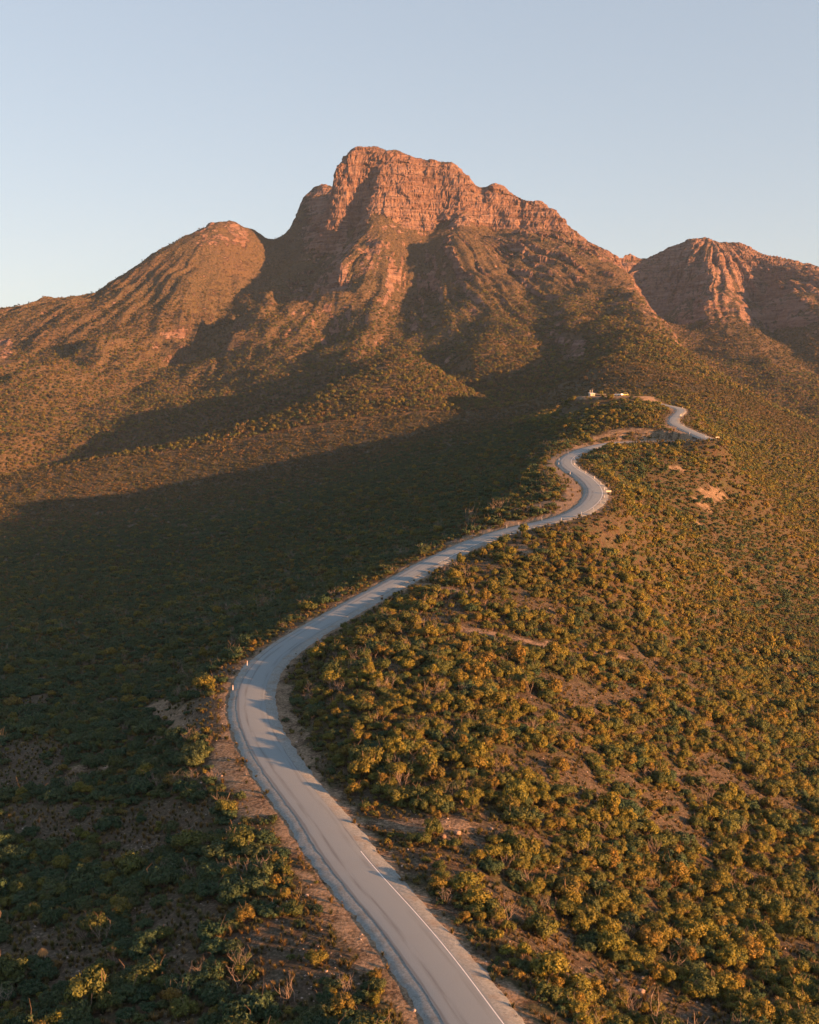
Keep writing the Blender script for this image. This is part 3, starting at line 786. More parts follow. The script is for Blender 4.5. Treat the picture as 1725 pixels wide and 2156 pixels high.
def foliage_mat(name, cols_, trans=0.25, patch=(0.100, 0.105, 0.034)):
    m, nt = new_mat(name)
    oi = N(nt, 'ShaderNodeObjectInfo'); ti = N(nt, 'ShaderNodeAttribute', attribute_name='tint').outputs['Fac']
    base = ramp(nt, oi.outputs['Random'], cols_)
    geo = N(nt, 'ShaderNodeNewGeometry')
    big = noise(nt, geo.outputs['Position'], 0.02, 3)
    base = mix(nt, ramp(nt, big, [(0.4, (0,) * 3), (0.65, (0.45,) * 3)]), base, patch)
    v = N(nt, 'ShaderNodeMix', data_type='RGBA', blend_type='MULTIPLY'); v.inputs[0].default_value = 1.0
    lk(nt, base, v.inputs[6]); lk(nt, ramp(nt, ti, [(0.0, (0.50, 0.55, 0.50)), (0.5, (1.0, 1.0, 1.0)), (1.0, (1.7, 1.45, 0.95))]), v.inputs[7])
    d = N(nt, 'ShaderNodeBsdfPrincipled'); lk(nt, v.outputs[2], d.inputs['Base Color']); d.inputs['Roughness'].default_value = 0.62; d.inputs['Specular IOR Level'].default_value = 0.25
    t = N(nt, 'ShaderNodeBsdfTranslucent'); lk(nt, v.outputs[2], t.inputs[0])
    mx = N(nt, 'ShaderNodeMixShader'); mx.inputs[0].default_value = trans
    lk(nt, d.outputs[0], mx.inputs[1]); lk(nt, t.outputs[0], mx.inputs[2])
    o = N(nt, 'ShaderNodeOutputMaterial'); lk(nt, mx.outputs[0], o.inputs[0])
    return m
m_leaf = [foliage_mat('olive_leaves', [(0.0, (0.074, 0.105, 0.038)), (0.45, (0.122, 0.145, 0.042)), (0.80, (0.178, 0.172, 0.040)), (1.0, (0.200, 0.145, 0.040))]),
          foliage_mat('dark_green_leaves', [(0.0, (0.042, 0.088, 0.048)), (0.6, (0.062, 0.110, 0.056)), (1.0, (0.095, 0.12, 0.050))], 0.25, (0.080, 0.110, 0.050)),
          foliage_mat('golden_leaves', [(0.0, (0.170, 0.178, 0.036)), (0.6, (0.220, 0.195, 0.036)), (1.0, (0.230, 0.155, 0.038))])]
m_far_leaf = foliage_mat('distant_leaves', [(0.0, (0.056, 0.068, 0.036)), (0.5, (0.124, 0.104, 0.046)), (1.0, (0.200, 0.124, 0.060))], 0.15)
m_bark = plain('grey_brown_bark', (0.16, 0.115, 0.085), 0.9, 0.1, 0.3, 5.0)
m_dead = plain('bleached_dead_wood', (0.25, 0.20, 0.165), 0.9, 0.1, 0.25, 4.0)
m_tuft = foliage_mat('heath_tuft_blades', [(0.0, (0.036, 0.048, 0.024)), (0.4, (0.080, 0.076, 0.032)), (0.75, (0.140, 0.090, 0.036)), (1.0, (0.20, 0.16, 0.09))], 0.2)

def leaves(mb, c, r, n_, size, rg, mid, squash=0.85, tint_lo=0.1, tint_hi=0.95):
    d = rg.normal(size=(n_, 3)); d[:, 2] = d[:, 2] * 0.9 + 0.35; d /= np.linalg.norm(d, axis=1)[:, None]
    p = c + d * (r * rg.uniform(0.72, 1.08, n_))[:, None] * np.array([1, 1, squash])
    nrm = d + rg.normal(size=(n_, 3)) * 0.42; nrm /= np.linalg.norm(nrm, axis=1)[:, None]
    tg = np.cross(nrm, rg.normal(size=(n_, 3))); tg /= np.linalg.norm(tg, axis=1)[:, None] + 1e-9
    bt = np.cross(nrm, tg)
    L = size * rg.uniform(0.7, 1.35, n_)[:, None]; Wd = L * 0.55
    q = np.stack([p - tg * L * 0.5, p - bt * Wd * 0.5 + nrm * L * 0.08, p + tg * L * 0.5, p + bt * Wd * 0.5 + nrm * L * 0.08], 1).reshape(-1, 3)
    t = np.repeat(np.clip(0.5 + 0.30 * d[:, 2] * 0 + rg.normal(size=n_) * 0.22, tint_lo, tint_hi), 4)
    o_ = p - mid; o_ /= np.linalg.norm(o_, axis=1)[:, None] + 1e-9
    sn_ = 0.62 * d + 0.38 * o_ + rg.normal(size=(n_, 3)) * 0.26; sn_ /= np.linalg.norm(sn_, axis=1)[:, None]
    mb.add(q, np.arange(n_ * 4).reshape(-1, 4), t, np.repeat(sn_, 4, 0))

def shrub(seed, lobes, per, leaf, kind=0, core=True):
    """crown of leafy lobes on several stems; about 3 m across; returns foliage and stem collectors"""
    rg = np.random.default_rng(seed); f = MB(); st = MB()
    R0, Hh = ((1.15, 1.9), (1.45, 1.35), (0.95, 2.3))[kind]
    cs_ = []
    for k in range(lobes):
        for _ in range(30):
            a = rg.uniform(0, 6.283); rr = math.sqrt(rg.uniform(0, 1)) * R0
            z = (0.45 + 0.55 * rg.uniform(0, 1) * math.sqrt(max(0.05, 1 - (rr / R0) ** 2 * 0.75))) * Hh * 0.78
            c = np.array([rr * math.cos(a), rr * math.sin(a), z])
            if all(np.linalg.norm(c - b) > 0.42 for b in cs_): break
        cs_.append(c)
        r = rg.uniform(0.40, 0.66) * (1.0 if kind != 1 else 0.88)
        if core:
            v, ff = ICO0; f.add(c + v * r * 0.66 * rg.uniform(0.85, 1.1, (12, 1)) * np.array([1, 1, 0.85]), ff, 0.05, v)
        leaves(f, c, r, per, leaf, rg, np.array([0, 0, Hh * 0.42]))
    for c in cs_[:max(4, lobes // 2)]:
        b = rg.normal(size=3) * 0.12; b[2] = -0.15
        m_ = (b + c) / 2 + rg.normal(size=3) * 0.12
        st.tube([b, m_, c], [0.06, 0.045, 0.02], 4)
    if rg.uniform() < 0.6:            # a few dead tips stand out of the crown
        for k in range(rg.integers(1, 4)):
            c = cs_[rg.integers(max(4, lobes // 2))]; d = rg.normal(size=3) * 0.35; d[2] = abs(d[2]) + 0.8
            st.tube([c, c + d * 0.55 + rg.normal(size=3) * 0.08, c + d * 0.95 + rg.normal(size=3) * 0.16], [0.035, 0.026, 0.012], 3)
    return f, st

def dead_bush(seed, stems, k=4):
    rg = np.random.default_rng(seed); m = MB()
    for i in range(stems):
        a = rg.uniform(0, 6.283); lean = rg.uniform(0.12, 0.55); h = rg.uniform(1.5, 3.1)
        b = np.array([rg.normal() * 0.35, rg.normal() * 0.35, -0.1]); P = [b]; d = np.array([math.cos(a) * lean, math.sin(a) * lean, 1.0])
        for s_ in range(5):
            d = d + rg.normal(size=3) * np.array([0.32, 0.32, 0.14]); P.append(P[-1] + d / np.linalg.norm(d) * h / 5)
        m.tube(P, np.linspace(0.034, 0.010, 6), k)
        for f_ in range(rg.integers(3, 7)):
            s0 = P[rg.integers(2, 5)]; e = rg.normal(size=3) * 0.45; e[2] = abs(e[2]) + 0.35
            m.tube([s0, s0 + e * 0.5 + rg.normal(size=3) * 0.06, s0 + e * rg.uniform(0.8, 1.3)], [0.017, 0.013, 0.006], 3)
    return m

def tuft(seed, n_, h, spread):
    rg = np.random.default_rng(seed); m = MB()
    for i in range(n_):
        a = rg.uniform(0, 6.283); l = h * rg.uniform(0.6, 1.2); o = rg.uniform(0.2, 1) * spread
        b = np.array([math.cos(a) * 0.12 * o, math.sin(a) * 0.12 * o, -0.03]); e = np.array([math.cos(a) * o, math.sin(a) * o, l])
        s_ = np.array([-math.sin(a), math.cos(a), 0]) * h * 0.09; mm = (b + e) / 2 + np.array([0, 0, l * 0.14])
        m.add([b - s_ * 0.5, b + s_ * 0.5, mm + s_ * 0.8, mm - s_ * 0.8], [(0, 1, 2, 3)], rg.uniform(0.2, 0.8)); m.add([mm - s_ * 0.8, mm + s_ * 0.8, e], [(0, 1, 2)], rg.uniform(0.3, 1.0))
    return m
def rock_mesh(seed, mat):
    rg = np.random.default_rng(seed); v, f = ICO1; v = v.copy()
    o = rg.uniform(0, 50, 3)
    r = 1 + 0.35 * pn3(v[:, 0] * 1.1 + o[0], v[:, 1] * 1.1 + o[1], v[:, 2] * 1.1 + o[2])
    m = MB(); m.add(v * r[:, None] * np.array([1.0, rg.uniform(0.65, 0.9), rg.uniform(0.5, 0.75)]), f); return m.mesh('boulder', mat, False)

# prototypes live in collections that are not part of the scene
protos = bpy.data.collections.new('shrub_kinds')
plist = []
def proto(mbs, name):
    """join collectors with different materials into one stand-in mesh for the mass of scrub"""
    V = []; Fc = []; T = []; mi = []; n0 = 0; mats = []
    for k, (mb, mat) in enumerate(mbs):
        v = np.vstack(mb.V); f = np.vstack(mb.F); V.append(v); Fc.append(f + n0); n0 += len(v); T.append(np.concatenate(mb.T)); mi.append(np.full(len(f), k)); mats.append(mat)
    me = set_normals(mesh_from(name, np.vstack(V), np.vstack(Fc), None, False, {'tint': np.concatenate(T)}), np.vstack([np.vstack(mb.Nm) for mb, mat in mbs]))
    for m in mats: me.materials.append(m)
    me.polygons.foreach_set('material_index', np.concatenate(mi).astype(np.int32))
    o = bpy.data.objects.new('kind_%03d_%s' % (len(plist), name), me); protos.objects.link(o); plist.append(o)
    return len(plist) - 1
near_parts = []            # (kind, foliage mesh, stem mesh)
I_NEAR = []; I_MID = []; I_FAR = []; I_DEAD = []
for k in range(9):
    kind = (0, 1, 2, 0, 1, 0, 2, 0, 1)[k]
    f, st_ = shrub(100 + k, (13, 15, 11)[kind], 120, 0.20, kind)
    near_parts.append((kind, f.mesh('foliage', m_leaf[kind], False), st_.mesh('stem', m_bark, False)))
    I_NEAR.append((proto([(f, m_leaf[kind]), (st_, m_bark)], 'near_kind'), kind))
for k in range(8):
    kind = (0, 1, 0, 2, 0, 1, 0, 2)[k]
    f, st_ = shrub(200 + k, (9, 10, 8)[kind], 34, 0.36, kind)
    I_MID.append((proto([(f, m_leaf[kind]), (st_, m_bark)], 'mid_kind'), kind))
for k in range(5):
    f, st_ = shrub(300 + k, 6, 13, 0.62, k % 2)
    I_FAR.append((proto([(f, m_far_leaf)], 'far_kind'), 0))
dead_meshes = []
for k in range(6):
    mb = dead_bush(400 + k, 5 + k)
    dead_meshes.append(mb.mesh('dead_shrub', m_dead, False))
    I_DEAD.append(proto([(dead_bush(450 + k, 4 + k // 2, 3), m_dead)], 'dead_kind'))

# ------------------------------------------------------------------ plants: where they grow
def jitter_grid(y0, y1, st_fn, rg, smax=0.45):
    out = []
    y = y0
    while y < y1:
        s = st_fn(y); nx = int(2 * smax * y / s)
        x = (np.arange(nx) + rg.uniform(0, 1, nx)) * s - smax * y
        out.append(np.stack([x, y + rg.uniform(0, s, nx)], -1)); y += s
    return np.vstack(out)
rg = np.random.default_rng(11)
P = jitter_grid(62, Y_SPLIT, lambda y: 1.85 + 1.1 * min(1, max(0, (y - 150) / 500)), rg)
x, y = P[:, 0], P[:, 1]
rdist, rside, rz_, rk_ = road_info(x, y)
so = soil_mask(x, y); op = open_mask(x, y)
bush_n = fbm2(x / 9.0 + 7, y / 9.0, 2)
lowleft = sstep(330, 230, y) * sstep(-5, -25, x)                # the stony flat left of the near road is open
dens_p = np.clip(1.0 - 0.97 * op - 0.06 * lowleft + 0.55 * bush_n, 0.02, 1) * np.where(so > 0.35, 0.10, 1) * sstep(5.9, 8.4, rdist + 1.5 * bush_n)
cpd = np.hypot((x - CP[0]) / 1.5, y - CP[1])
dens_p *= sstep(17, 20, cpd)
below = (rk_ > 600) & (rk_ < 690) & (rdist < 24) & (y < road[rk_, 1] + 3)
dens_p *= np.where(below, 0.85, 1.0)
ok = rg.uniform(0, 1, len(x)) < dens_p
x, y, so, op, rdist, rside, bush_n, below = x[ok], y[ok], so[ok], op[ok], rdist[ok], rside[ok], bush_n[ok], below[ok]
z = height(x, y, False)
size = np.exp(rg.normal(-0.04, 0.32, len(x))) * (0.68 + 0.28 * np.clip(bush_n + 0.4, 0, 1)) * (1 + 0.10 * sstep(350, 900, y))
size *= np.where(rdist < 10, 0.60, 1.0)
size = np.clip(size * np.where(below, 0.45, 1.0), 0.26, 1.6)
nearb = y < 330
# sun and shade put into leaf colour: dark green valley side, olive-gold sunny side
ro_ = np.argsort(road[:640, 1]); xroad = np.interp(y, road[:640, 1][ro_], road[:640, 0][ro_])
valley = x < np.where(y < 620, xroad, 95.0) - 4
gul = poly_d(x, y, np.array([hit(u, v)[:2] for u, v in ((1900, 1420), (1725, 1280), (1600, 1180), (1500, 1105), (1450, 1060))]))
valley = valley | (rg.uniform(0, 1, len(x)) < 0.95 * sstep(75, 25, gul + 18 * bush_n))  # dark green leaves along the gully stand in for shadow that is not cast
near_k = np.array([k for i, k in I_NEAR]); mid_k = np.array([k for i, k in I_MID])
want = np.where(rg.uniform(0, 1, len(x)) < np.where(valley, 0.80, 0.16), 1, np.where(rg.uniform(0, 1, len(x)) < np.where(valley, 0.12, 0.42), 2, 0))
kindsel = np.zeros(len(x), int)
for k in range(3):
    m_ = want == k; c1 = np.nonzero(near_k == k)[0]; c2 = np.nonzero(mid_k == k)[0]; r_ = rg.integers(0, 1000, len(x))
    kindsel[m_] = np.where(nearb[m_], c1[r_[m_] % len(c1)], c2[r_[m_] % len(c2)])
isdead = rg.uniform(0, 1, len(x)) < np.where(y < 420, 0.055, 0.02) * (1 + 1.2 * (rdist < 25))
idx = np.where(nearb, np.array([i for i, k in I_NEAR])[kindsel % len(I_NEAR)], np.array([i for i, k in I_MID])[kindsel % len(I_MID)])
far_i = np.array([i for i, k in I_FAR])
idx = np.where(rg.uniform(0, 1, len(x)) < sstep(760, 1150, y), far_i[kindsel % len(far_i)], idx)
idx = np.where(isdead, np.array(I_DEAD)[kindsel % len(I_DEAD)], idx)
rotz = rg.uniform(0, 6.283, len(x))
# mountain scrub
Q = jitter_grid(Y_SPLIT + 3, 2720, lambda y: 4.4 + 1.6 * min(1, (y - 1190) / 900), rg, 0.43)
qx, qy = Q[:, 0], Q[:, 1]
fi = np.clip(np.searchsorted(dens, qy), 1, len(dens) - 1); fj = np.clip(np.searchsorted(cs2, qx / qy), 1, len(cs2) - 1)
rk = rockm[fi, fj]; nl = nn[fi, fj]; sl = slope[fi, fj]
vis = (nl[:, 0] * (-qx) + nl[:, 1] * (-qy) + nl[:, 2] * (CAMZ - MZ[fi, fj])) / np.hypot(qx, qy)
ok = (rg.uniform(0, 1, len(qx)) < np.clip(0.95 - 1.25 * rk, 0.0, 1)) & (vis > -0.12) & (sl < 1.3)
qx, qy, rk = qx[ok], qy[ok], rk[ok]
qz = MP[fi[ok], fj[ok], 2]
qs = np.exp(rg.normal(0.18, 0.30, len(qx))) * np.where(qz > 260, 0.8, 1.0) * (1.25 - 0.5 * sstep(150, 420, qz))
qs = np.clip(qs, 0.5, 2.0)
qi = np.array([i for i, k in I_FAR])[rg.integers(0, len(I_FAR), len(qx))]
qi = np.where((rg.uniform(0, 1, len(qx)) < 0.35) & (qy < 2000), np.array([i for i, k in I_MID])[rg.integers(0, len(I_MID), len(qx))], qi)
print('scrub', len(x), len(qx))

# the 300 shrubs that show largest stand as things of their own
pxs = (x / y); sizepx = size / np.hypot(y, CAMZ - z)
fy_ = y * math.cos(PITCH) - (z - CAMZ) * math.sin(PITCH)
vv = HT / 2 - (y * math.sin(PITCH) + (z + 1 - CAMZ) * math.cos(PITCH)) / fy_ * F
uu = x / fy_ * F + W / 2
infr = (uu > 4) & (uu < W - 4) & (vv > 10) & (vv < HT - 6)
order = np.argsort(-np.where(infr & ~isdead & nearb, sizepx, 0))[:300]
dorder = np.argsort(-np.where(infr & isdead, sizepx, 0))[:110]
single = np.zeros(len(x), bool); single[order] = True; single[dorder] = True

def scatter(name, pts_, idx_, rot_, scl_, coll, kind='stuff'):
    me = bpy.data.meshes.new(name); me.vertices.add(len(pts_)); me.vertices.foreach_set('co', np.asarray(pts_, np.float32).ravel())
    a = me.attributes.new('pick', 'INT', 'POINT'); a.data.foreach_set('value', np.asarray(idx_, np.int32))
    a = me.attributes.new('turn', 'FLOAT_VECTOR', 'POINT'); a.data.foreach_set('vector', np.asarray(rot_, np.float32).ravel())
    a = me.attributes.new('size', 'FLOAT_VECTOR', 'POINT'); a.data.foreach_set('vector', np.asarray(scl_, np.float32).ravel())
    o = link(name, me); o['kind'] = kind
    ng = bpy.data.node_groups.new(name + '_nodes', 'GeometryNodeTree')
    ng.interface.new_socket('Geometry', in_out='INPUT', socket_type='NodeSocketGeometry'); ng.interface.new_socket('Geometry', in_out='OUTPUT', socket_type='NodeSocketGeometry')
    gi = ng.nodes.new('NodeGroupInput'); go = ng.nodes.new('NodeGroupOutput')
    ci = ng.nodes.new('GeometryNodeCollectionInfo'); ci.inputs['Collection'].default_value = coll; ci.inputs['Separate Children'].default_value = True; ci.inputs['Reset Children'].default_value = True
    ip = ng.nodes.new('GeometryNodeInstanceOnPoints'); ip.inputs['Pick Instance'].default_value = True
    def at(nm, ty):
        q = ng.nodes.new('GeometryNodeInputNamedAttribute'); q.data_type = ty; q.inputs[0].default_value = nm
        return [s_ for s_ in q.outputs if s_.enabled and s_.name == 'Attribute'][0]
    L_ = ng.links
    L_.new(gi.outputs[0], ip.inputs['Points']); L_.new(ci.outputs[0], ip.inputs['Instance'])
    L_.new(at('pick', 'INT'), ip.inputs['Instance Index']); L_.new(at('turn', 'FLOAT_VECTOR'), ip.inputs['Rotation']); L_.new(at('size', 'FLOAT_VECTOR'), ip.inputs['Scale'])
    L_.new(ip.outputs[0], go.inputs[0])
    md = o.modifiers.new('scatter', 'NODES'); md.node_group = ng
    return o

rest = ~single
# a lower storey of small shrubs fills the gaps
P = jitter_grid(62, 460, lambda y: 1.45 + 0.7 * min(1, max(0, (y - 150) / 250)), rg, 0.43)
sx2, sy2 = P[:, 0], P[:, 1]; sd2, _, _, _ = road_info(sx2, sy2); sso = soil_mask(sx2, sy2); sop = open_mask(sx2, sy2); snb = fbm2(sx2 / 5 + 3, sy2 / 5, 2)
okk = (rg.uniform(0, 1, len(sx2)) < np.clip(0.55 + 0.6 * snb - 0.62 * sop, 0.04, 0.9) * np.where(sso > 0.35, 0.06, 1)) & (sd2 > 5.4)
sx2, sy2 = sx2[okk], sy2[okk]; sz2 = height(sx2, sy2, False); ss2 = np.clip(np.exp(rg.normal(-1.12, 0.28, len(sx2))), 0.16, 0.55); si2 = np.array([i for i, k in I_MID])[rg.integers(0, len(I_MID), len(sx2))]
ax = np.concatenate([x[rest], sx2, qx]); ay = np.concatenate([y[rest], sy2, qy]); az = np.concatenate([z[rest] - 0.05, sz2 - 0.05, qz - 0.3])
sz = np.concatenate([size[rest], ss2, qs]); nA = len(ax)
tilt = rg.normal(0, 0.10, (nA, 2)); rzz = rg.uniform(0, 6.283, nA)
sxy = sz * np.exp(rg.normal(0, 0.10, nA)); szz = sz * np.exp(rg.normal(0.02, 0.16, nA)) * np.where(ay > Y_SPLIT, 1.25, 1.0)
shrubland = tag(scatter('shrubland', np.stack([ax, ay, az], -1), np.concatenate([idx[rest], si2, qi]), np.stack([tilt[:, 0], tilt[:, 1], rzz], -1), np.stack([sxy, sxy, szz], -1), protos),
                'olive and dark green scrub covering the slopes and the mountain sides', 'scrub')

def place(root, parts, loc, rot, scl, label, cat, group):
    e = bpy.data.objects.new(root, None); sc.collection.objects.link(e); e.empty_display_size = 0.3
    e.location = loc; e.rotation_euler = rot; e.scale = scl
    for nm, me in parts:
        o = bpy.data.objects.new(nm, me); sc.collection.objects.link(o); o.parent = e
    return tag(e, label, cat, group)
KN = ('rounded olive green', 'low spreading dark green', 'upright golden green')
from_all = np.stack([x, y], -1)
q3 = np.quantile(size[order], [0.33, 0.70])
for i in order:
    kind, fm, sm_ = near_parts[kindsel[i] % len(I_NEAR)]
    dd = np.hypot(x - x[i], y - y[i]); crowd = int(((dd < 3.4) & (dd > 0)).sum())
    big_ = 'large' if size[i] > q3[1] else ('small' if size[i] < q3[0] else 'mid-sized')
    alone = 'standing alone' if crowd == 0 else ('loosely grouped' if crowd < 4 else 'in a thicket')
    if rdist[i] < 13: w_ = 'beside the gravel road shoulder'
    elif rside[i] < 0: w_ = 'on the shaded side of the road'
    else: w_ = 'on the sunlit slope'
    if op[i] > 0.5 and rdist[i] >= 13: w_ = ('on shaded' if rside[i] < 0 else 'on sunlit') + ' stony ground'
    s_ = size[i]; lab = ' '.join((big_, KN[kind], 'shrub', alone, w_)).replace('the gravel road', 'the road')
    place('shrub', (('foliage', fm), ('stem', sm_)), (x[i], y[i], z[i] - 0.05), (rg.normal(0, .06), rg.normal(0, .06), rotz[i]), (s_, s_, s_ * math.exp(rg.normal(0.02, 0.13))), lab, 'shrub', lab.replace(' shrub ', ' shrubs '))
for i in dorder:
    o = link('dead_shrub', dead_meshes[kindsel[i] % 6]); o.location = (x[i], y[i], z[i] - 0.05); s_ = min(0.95, max(0.5, size[i])); o.scale = (s_, s_, s_ * 1.05); o.rotation_euler = (0, 0, rotz[i])
    w_ = 'on the shaded side of the road' if rside[i] < 0 else 'on the sunlit slope below the road'
    dd = np.hypot(x - x[i], y - y[i]); crowd = int(((dd < 3.4) & (dd > 0)).sum())
    ad = ('tall' if s_ > 0.9 else ('small' if s_ < 0.75 else 'middling')) + ' ' + ('few-stemmed' if kindsel[i] % 6 < 2 else ('many-stemmed' if kindsel[i] % 6 > 3 else 'forked'))
    al = 'among green shrubs' if crowd > 2 else 'on open ground'
    tag(o, ad + ' bare dead shrub ' + al + ' ' + w_, 'dead shrub', ad + ' dead shrubs ' + al + ' ' + w_)

# low heath tufts and stones on the open ground
tk = bpy.data.collections.new('tuft_kinds')
for k in range(6):
    mb = tuft(500 + k, 26 + 3 * k, 0.38 + 0.04 * k, 0.42); o = bpy.data.objects.new('tuft_kind_%d' % k, mb.mesh('tuft_kind', m_tuft, False)); tk.objects.link(o)
P = jitter_grid(62, 720, lambda y: 0.80 + 1.1 * min(1, max(0, (y - 130) / 300)), rg, 0.43)
x2, y2 = P[:, 0], P[:, 1]; d2, s2, _, _ = road_info(x2, y2); so2 = soil_mask(x2, y2); nb = fbm2(x2 / 3.5, y2 / 3.5, 2)
ok = (rg.uniform(0, 1, len(x2)) < np.clip(0.70 + 0.7 * nb, 0.10, 0.95) * np.where(so2 > 0.4, 0.14, 1)) & (d2 > 4.1)
x2, y2 = x2[ok], y2[ok]; z2 = height(x2, y2); s2 = np.clip(np.exp(rg.normal(-0.02, 0.36, len(x2))), 0.4, 1.5) * (1 + 0.9 * sstep(180, 450, y2))
tag(scatter('heath_tufts', np.stack([x2, y2, z2], -1), rg.integers(0, 6, len(x2)), np.stack([np.zeros(len(x2))] * 2 + [rg.uniform(0, 6.28, len(x2))], -1), np.stack([s2, s2, s2 * 0.9], -1), tk), 'low brown and olive heath tufts on the stony ground', 'heath')
m_stone, nt = new_mat('orange_sandstone')
oi = N(nt, 'ShaderNodeObjectInfo'); tc = N(nt, 'ShaderNodeTexCoord')
c = ramp(nt, oi.outputs['Random'], [(0, (0.22, 0.15, 0.11)), (0.5, (0.34, 0.26, 0.21)), (1, (0.46, 0.40, 0.36))])
c = mix(nt, ramp(nt, noise(nt, tc.outputs['Object'], 2.5, 5), [(0.4, (0,) * 3), (0.7, (0.6,) * 3)]), c, (0.16, 0.10, 0.07))
finish(nt, c, 0.95)
sk = bpy.data.collections.new('stone_kinds')
rocks = [rock_mesh(600 + k, m_stone) for k in range(5)]
for k in range(5):
    o = bpy.data.objects.new('stone_kind_%d' % k, rocks[k]); sk.objects.link(o)
P = jitter_grid(62, 300, lambda y: 0.75 + 0.6 * min(1, max(0, (y - 130) / 150)), rg, 0.43)
x2, y2 = P[:, 0], P[:, 1]; d2, s2, _, _ = road_info(x2, y2); nb = fbm2(x2 / 6 + 30, y2 / 6, 3); op2 = open_mask(x2, y2)
ok = (rg.uniform(0, 1, len(x2)) < np.clip(-0.12 + 0.75 * nb + 0.22 * op2, 0.005, 0.7)) & (d2 > 4.2)
x2, y2 = x2[ok], y2[ok]; z2 = height(x2, y2); s2 = np.clip(np.exp(rg.normal(-2.55, 0.5, len(x2))), 0.04, 0.35)
tag(scatter('scattered_stones', np.stack([x2, y2, z2 + 0.01], -1), rg.integers(0, 5, len(x2)), np.stack([np.zeros(len(x2))] * 2 + [rg.uniform(0, 6.28, len(x2))], -1), np.stack([s2, s2, s2], -1), sk), 'loose pale stones strewn over the open ground', 'stones')
#@@THINGS@@
# ------------------------------------------------------------------ roadside posts and signs
m_post = plain('white_post_plastic', (0.78, 0.77, 0.74), 0.6, 0.3, 0.05)
m_red = plain('red_reflector', (0.55, 0.04, 0.03), 0.3, 0.5, 0.05)
m_board = plain('pale_sign_board', (0.50, 0.47, 0.38), 0.5, 0.3, 0.05)
m_steel = plain('galvanised_steel', (0.42, 0.42, 0.41), 0.5, 0.4, 0.08)
def guide_post_mesh():
    a = MB(); a.prism([(-0.05, -0.2), (0.05, -0.2), (0.05, 0.93), (0.02, 1.0), (-0.02, 1.0), (-0.05, 0.93)], -0.018, 0.018, axis=1)
    b = MB(); b.box((0, -0.022, 0.82), (0.06, 0.008, 0.12))
    return a.mesh('post', m_post, False), b.mesh('reflector', m_red, False)
GP = guide_post_mesh()
POSTS = [(989.7, 2661.3), (933.6, 2756.0)]
POSTS += [(2100 + a / 2.156, 1500 + b / 2.156) for a, b in ((295, 772), (302, 738), (396, 797), (393, 855), (448, 838), (512, 873), (582, 917), (635, 962), (660, 1000), (660, 1045), (632, 1083), (575, 1128), (474, 1178), (316, 1233),
          (146, 1253), (414, 722), (378, 688), (1357, 300), (1380, 318), (1287, 328), (1375, 432), (1430, 490), (1560, 545))]
POSTS += [(1600 + a / 2.156, 2000 + b / 2.156) for a, b in ((933, 248), (1037, 222), (1030, 262), (878, 300))]
used = []
for (px, py) in POSTS:
    u, v = px * 1725 / 3277, py * 1725 / 3277
    i, rx, ry = station(u, v)
    best = None
    for sd_ in (-1, 1):
        for off in (3.4, 3.8, 4.3):
            q = np.array([road[:, 0] + nrm_r[:, 0] * off * sd_, road[:, 1] + nrm_r[:, 1] * off * sd_, road[:, 2]]).T
            r_ = q - np.array([0, 0, CAMZ]); f_ = r_[:, 1] * math.cos(PITCH) - r_[:, 2] * math.sin(PITCH); g_ = r_[:, 1] * math.sin(PITCH) + r_[:, 2] * math.cos(PITCH)
            e = (r_[:, 0] / f_ * F + W / 2 - u * K) ** 2 + (HT / 2 - g_ / f_ * F - v * K) ** 2
            k = int(np.argmin(e))
            if best is None or e[k] < best[0]: best = (e[k], q[k], k, sd_)
    _, p, k, sd_ = best
    if any(np.hypot(*(p[:2] - w[:2])) < 3 for w in used): continue
    used.append(p)
    h = float(height(np.array([p[0]]), np.array([p[1]]), False)[0])
    side = 'on the inside shoulder' if sd_ > 0 else 'on the outer shoulder'
    where = 'of the first road bend' if p[1] < 300 else ('of the climbing bends' if p[1] < 520 else 'of the road below the car park')
    rt = math.atan2(tang[k, 1], tang[k, 0]) - math.pi / 2
    place('guide_post', (('post', GP[0]), ('reflector', GP[1])), (p[0], p[1], max(h, p[2] - 0.25) + 0.02), (rg.normal(0, .03), rg.normal(0, .03), rt), (1.25, 1.25, 1.08), 'thin white guide post ' + side + ' ' + where, 'post', 'guide posts ' + side + ' ' + where)

def sign(u, v, off, w_, h_, label, legs=2):
    i, _, _ = station(u, v)
    p = road[i, :2] + nrm_r[i] * off; z0 = float(height(np.array([p[0]]), np.array([p[1]]), False)[0])
    b = MB(); b.box((0, 0, 1.0 + h_ / 2), (w_, 0.04, h_)); fr = MB(); 
    for xx in (-w_ / 2, w_ / 2): fr.box((xx, -0.006, 1.0 + h_ / 2), (0.05, 0.07, h_ + 0.04))
    L = MB()
    root = bpy.data.objects.new('road_sign', None); sc.collection.objects.link(root)
    b.build('board', m_board, root)
    for xx in (-w_ * 0.32, w_ * 0.32):
        l_ = MB(); l_.tube([(xx, 0.06, -0.4), (xx, 0.06, 1.0 + h_)], 0.035, 8); l_.build('leg', m_steel, root)
    root.location = (p[0], p[1], z0); root.rotation_euler = (0, 0, math.atan2(-p[0], p[1]) * -1.0)
    tag(root, label, 'sign')
sign(1263, 1041, 4.6, 1.8, 0.6, 'wide pale board sign on two legs outside the climbing bend')
sign(1494, 927, 6.5, 2.2, 0.6, 'wide pale board sign on two legs beyond the hairpin')
sign(1424, 880, 3.7, 1.1, 0.55, 'small pale sign board beside the road above the hairpin')

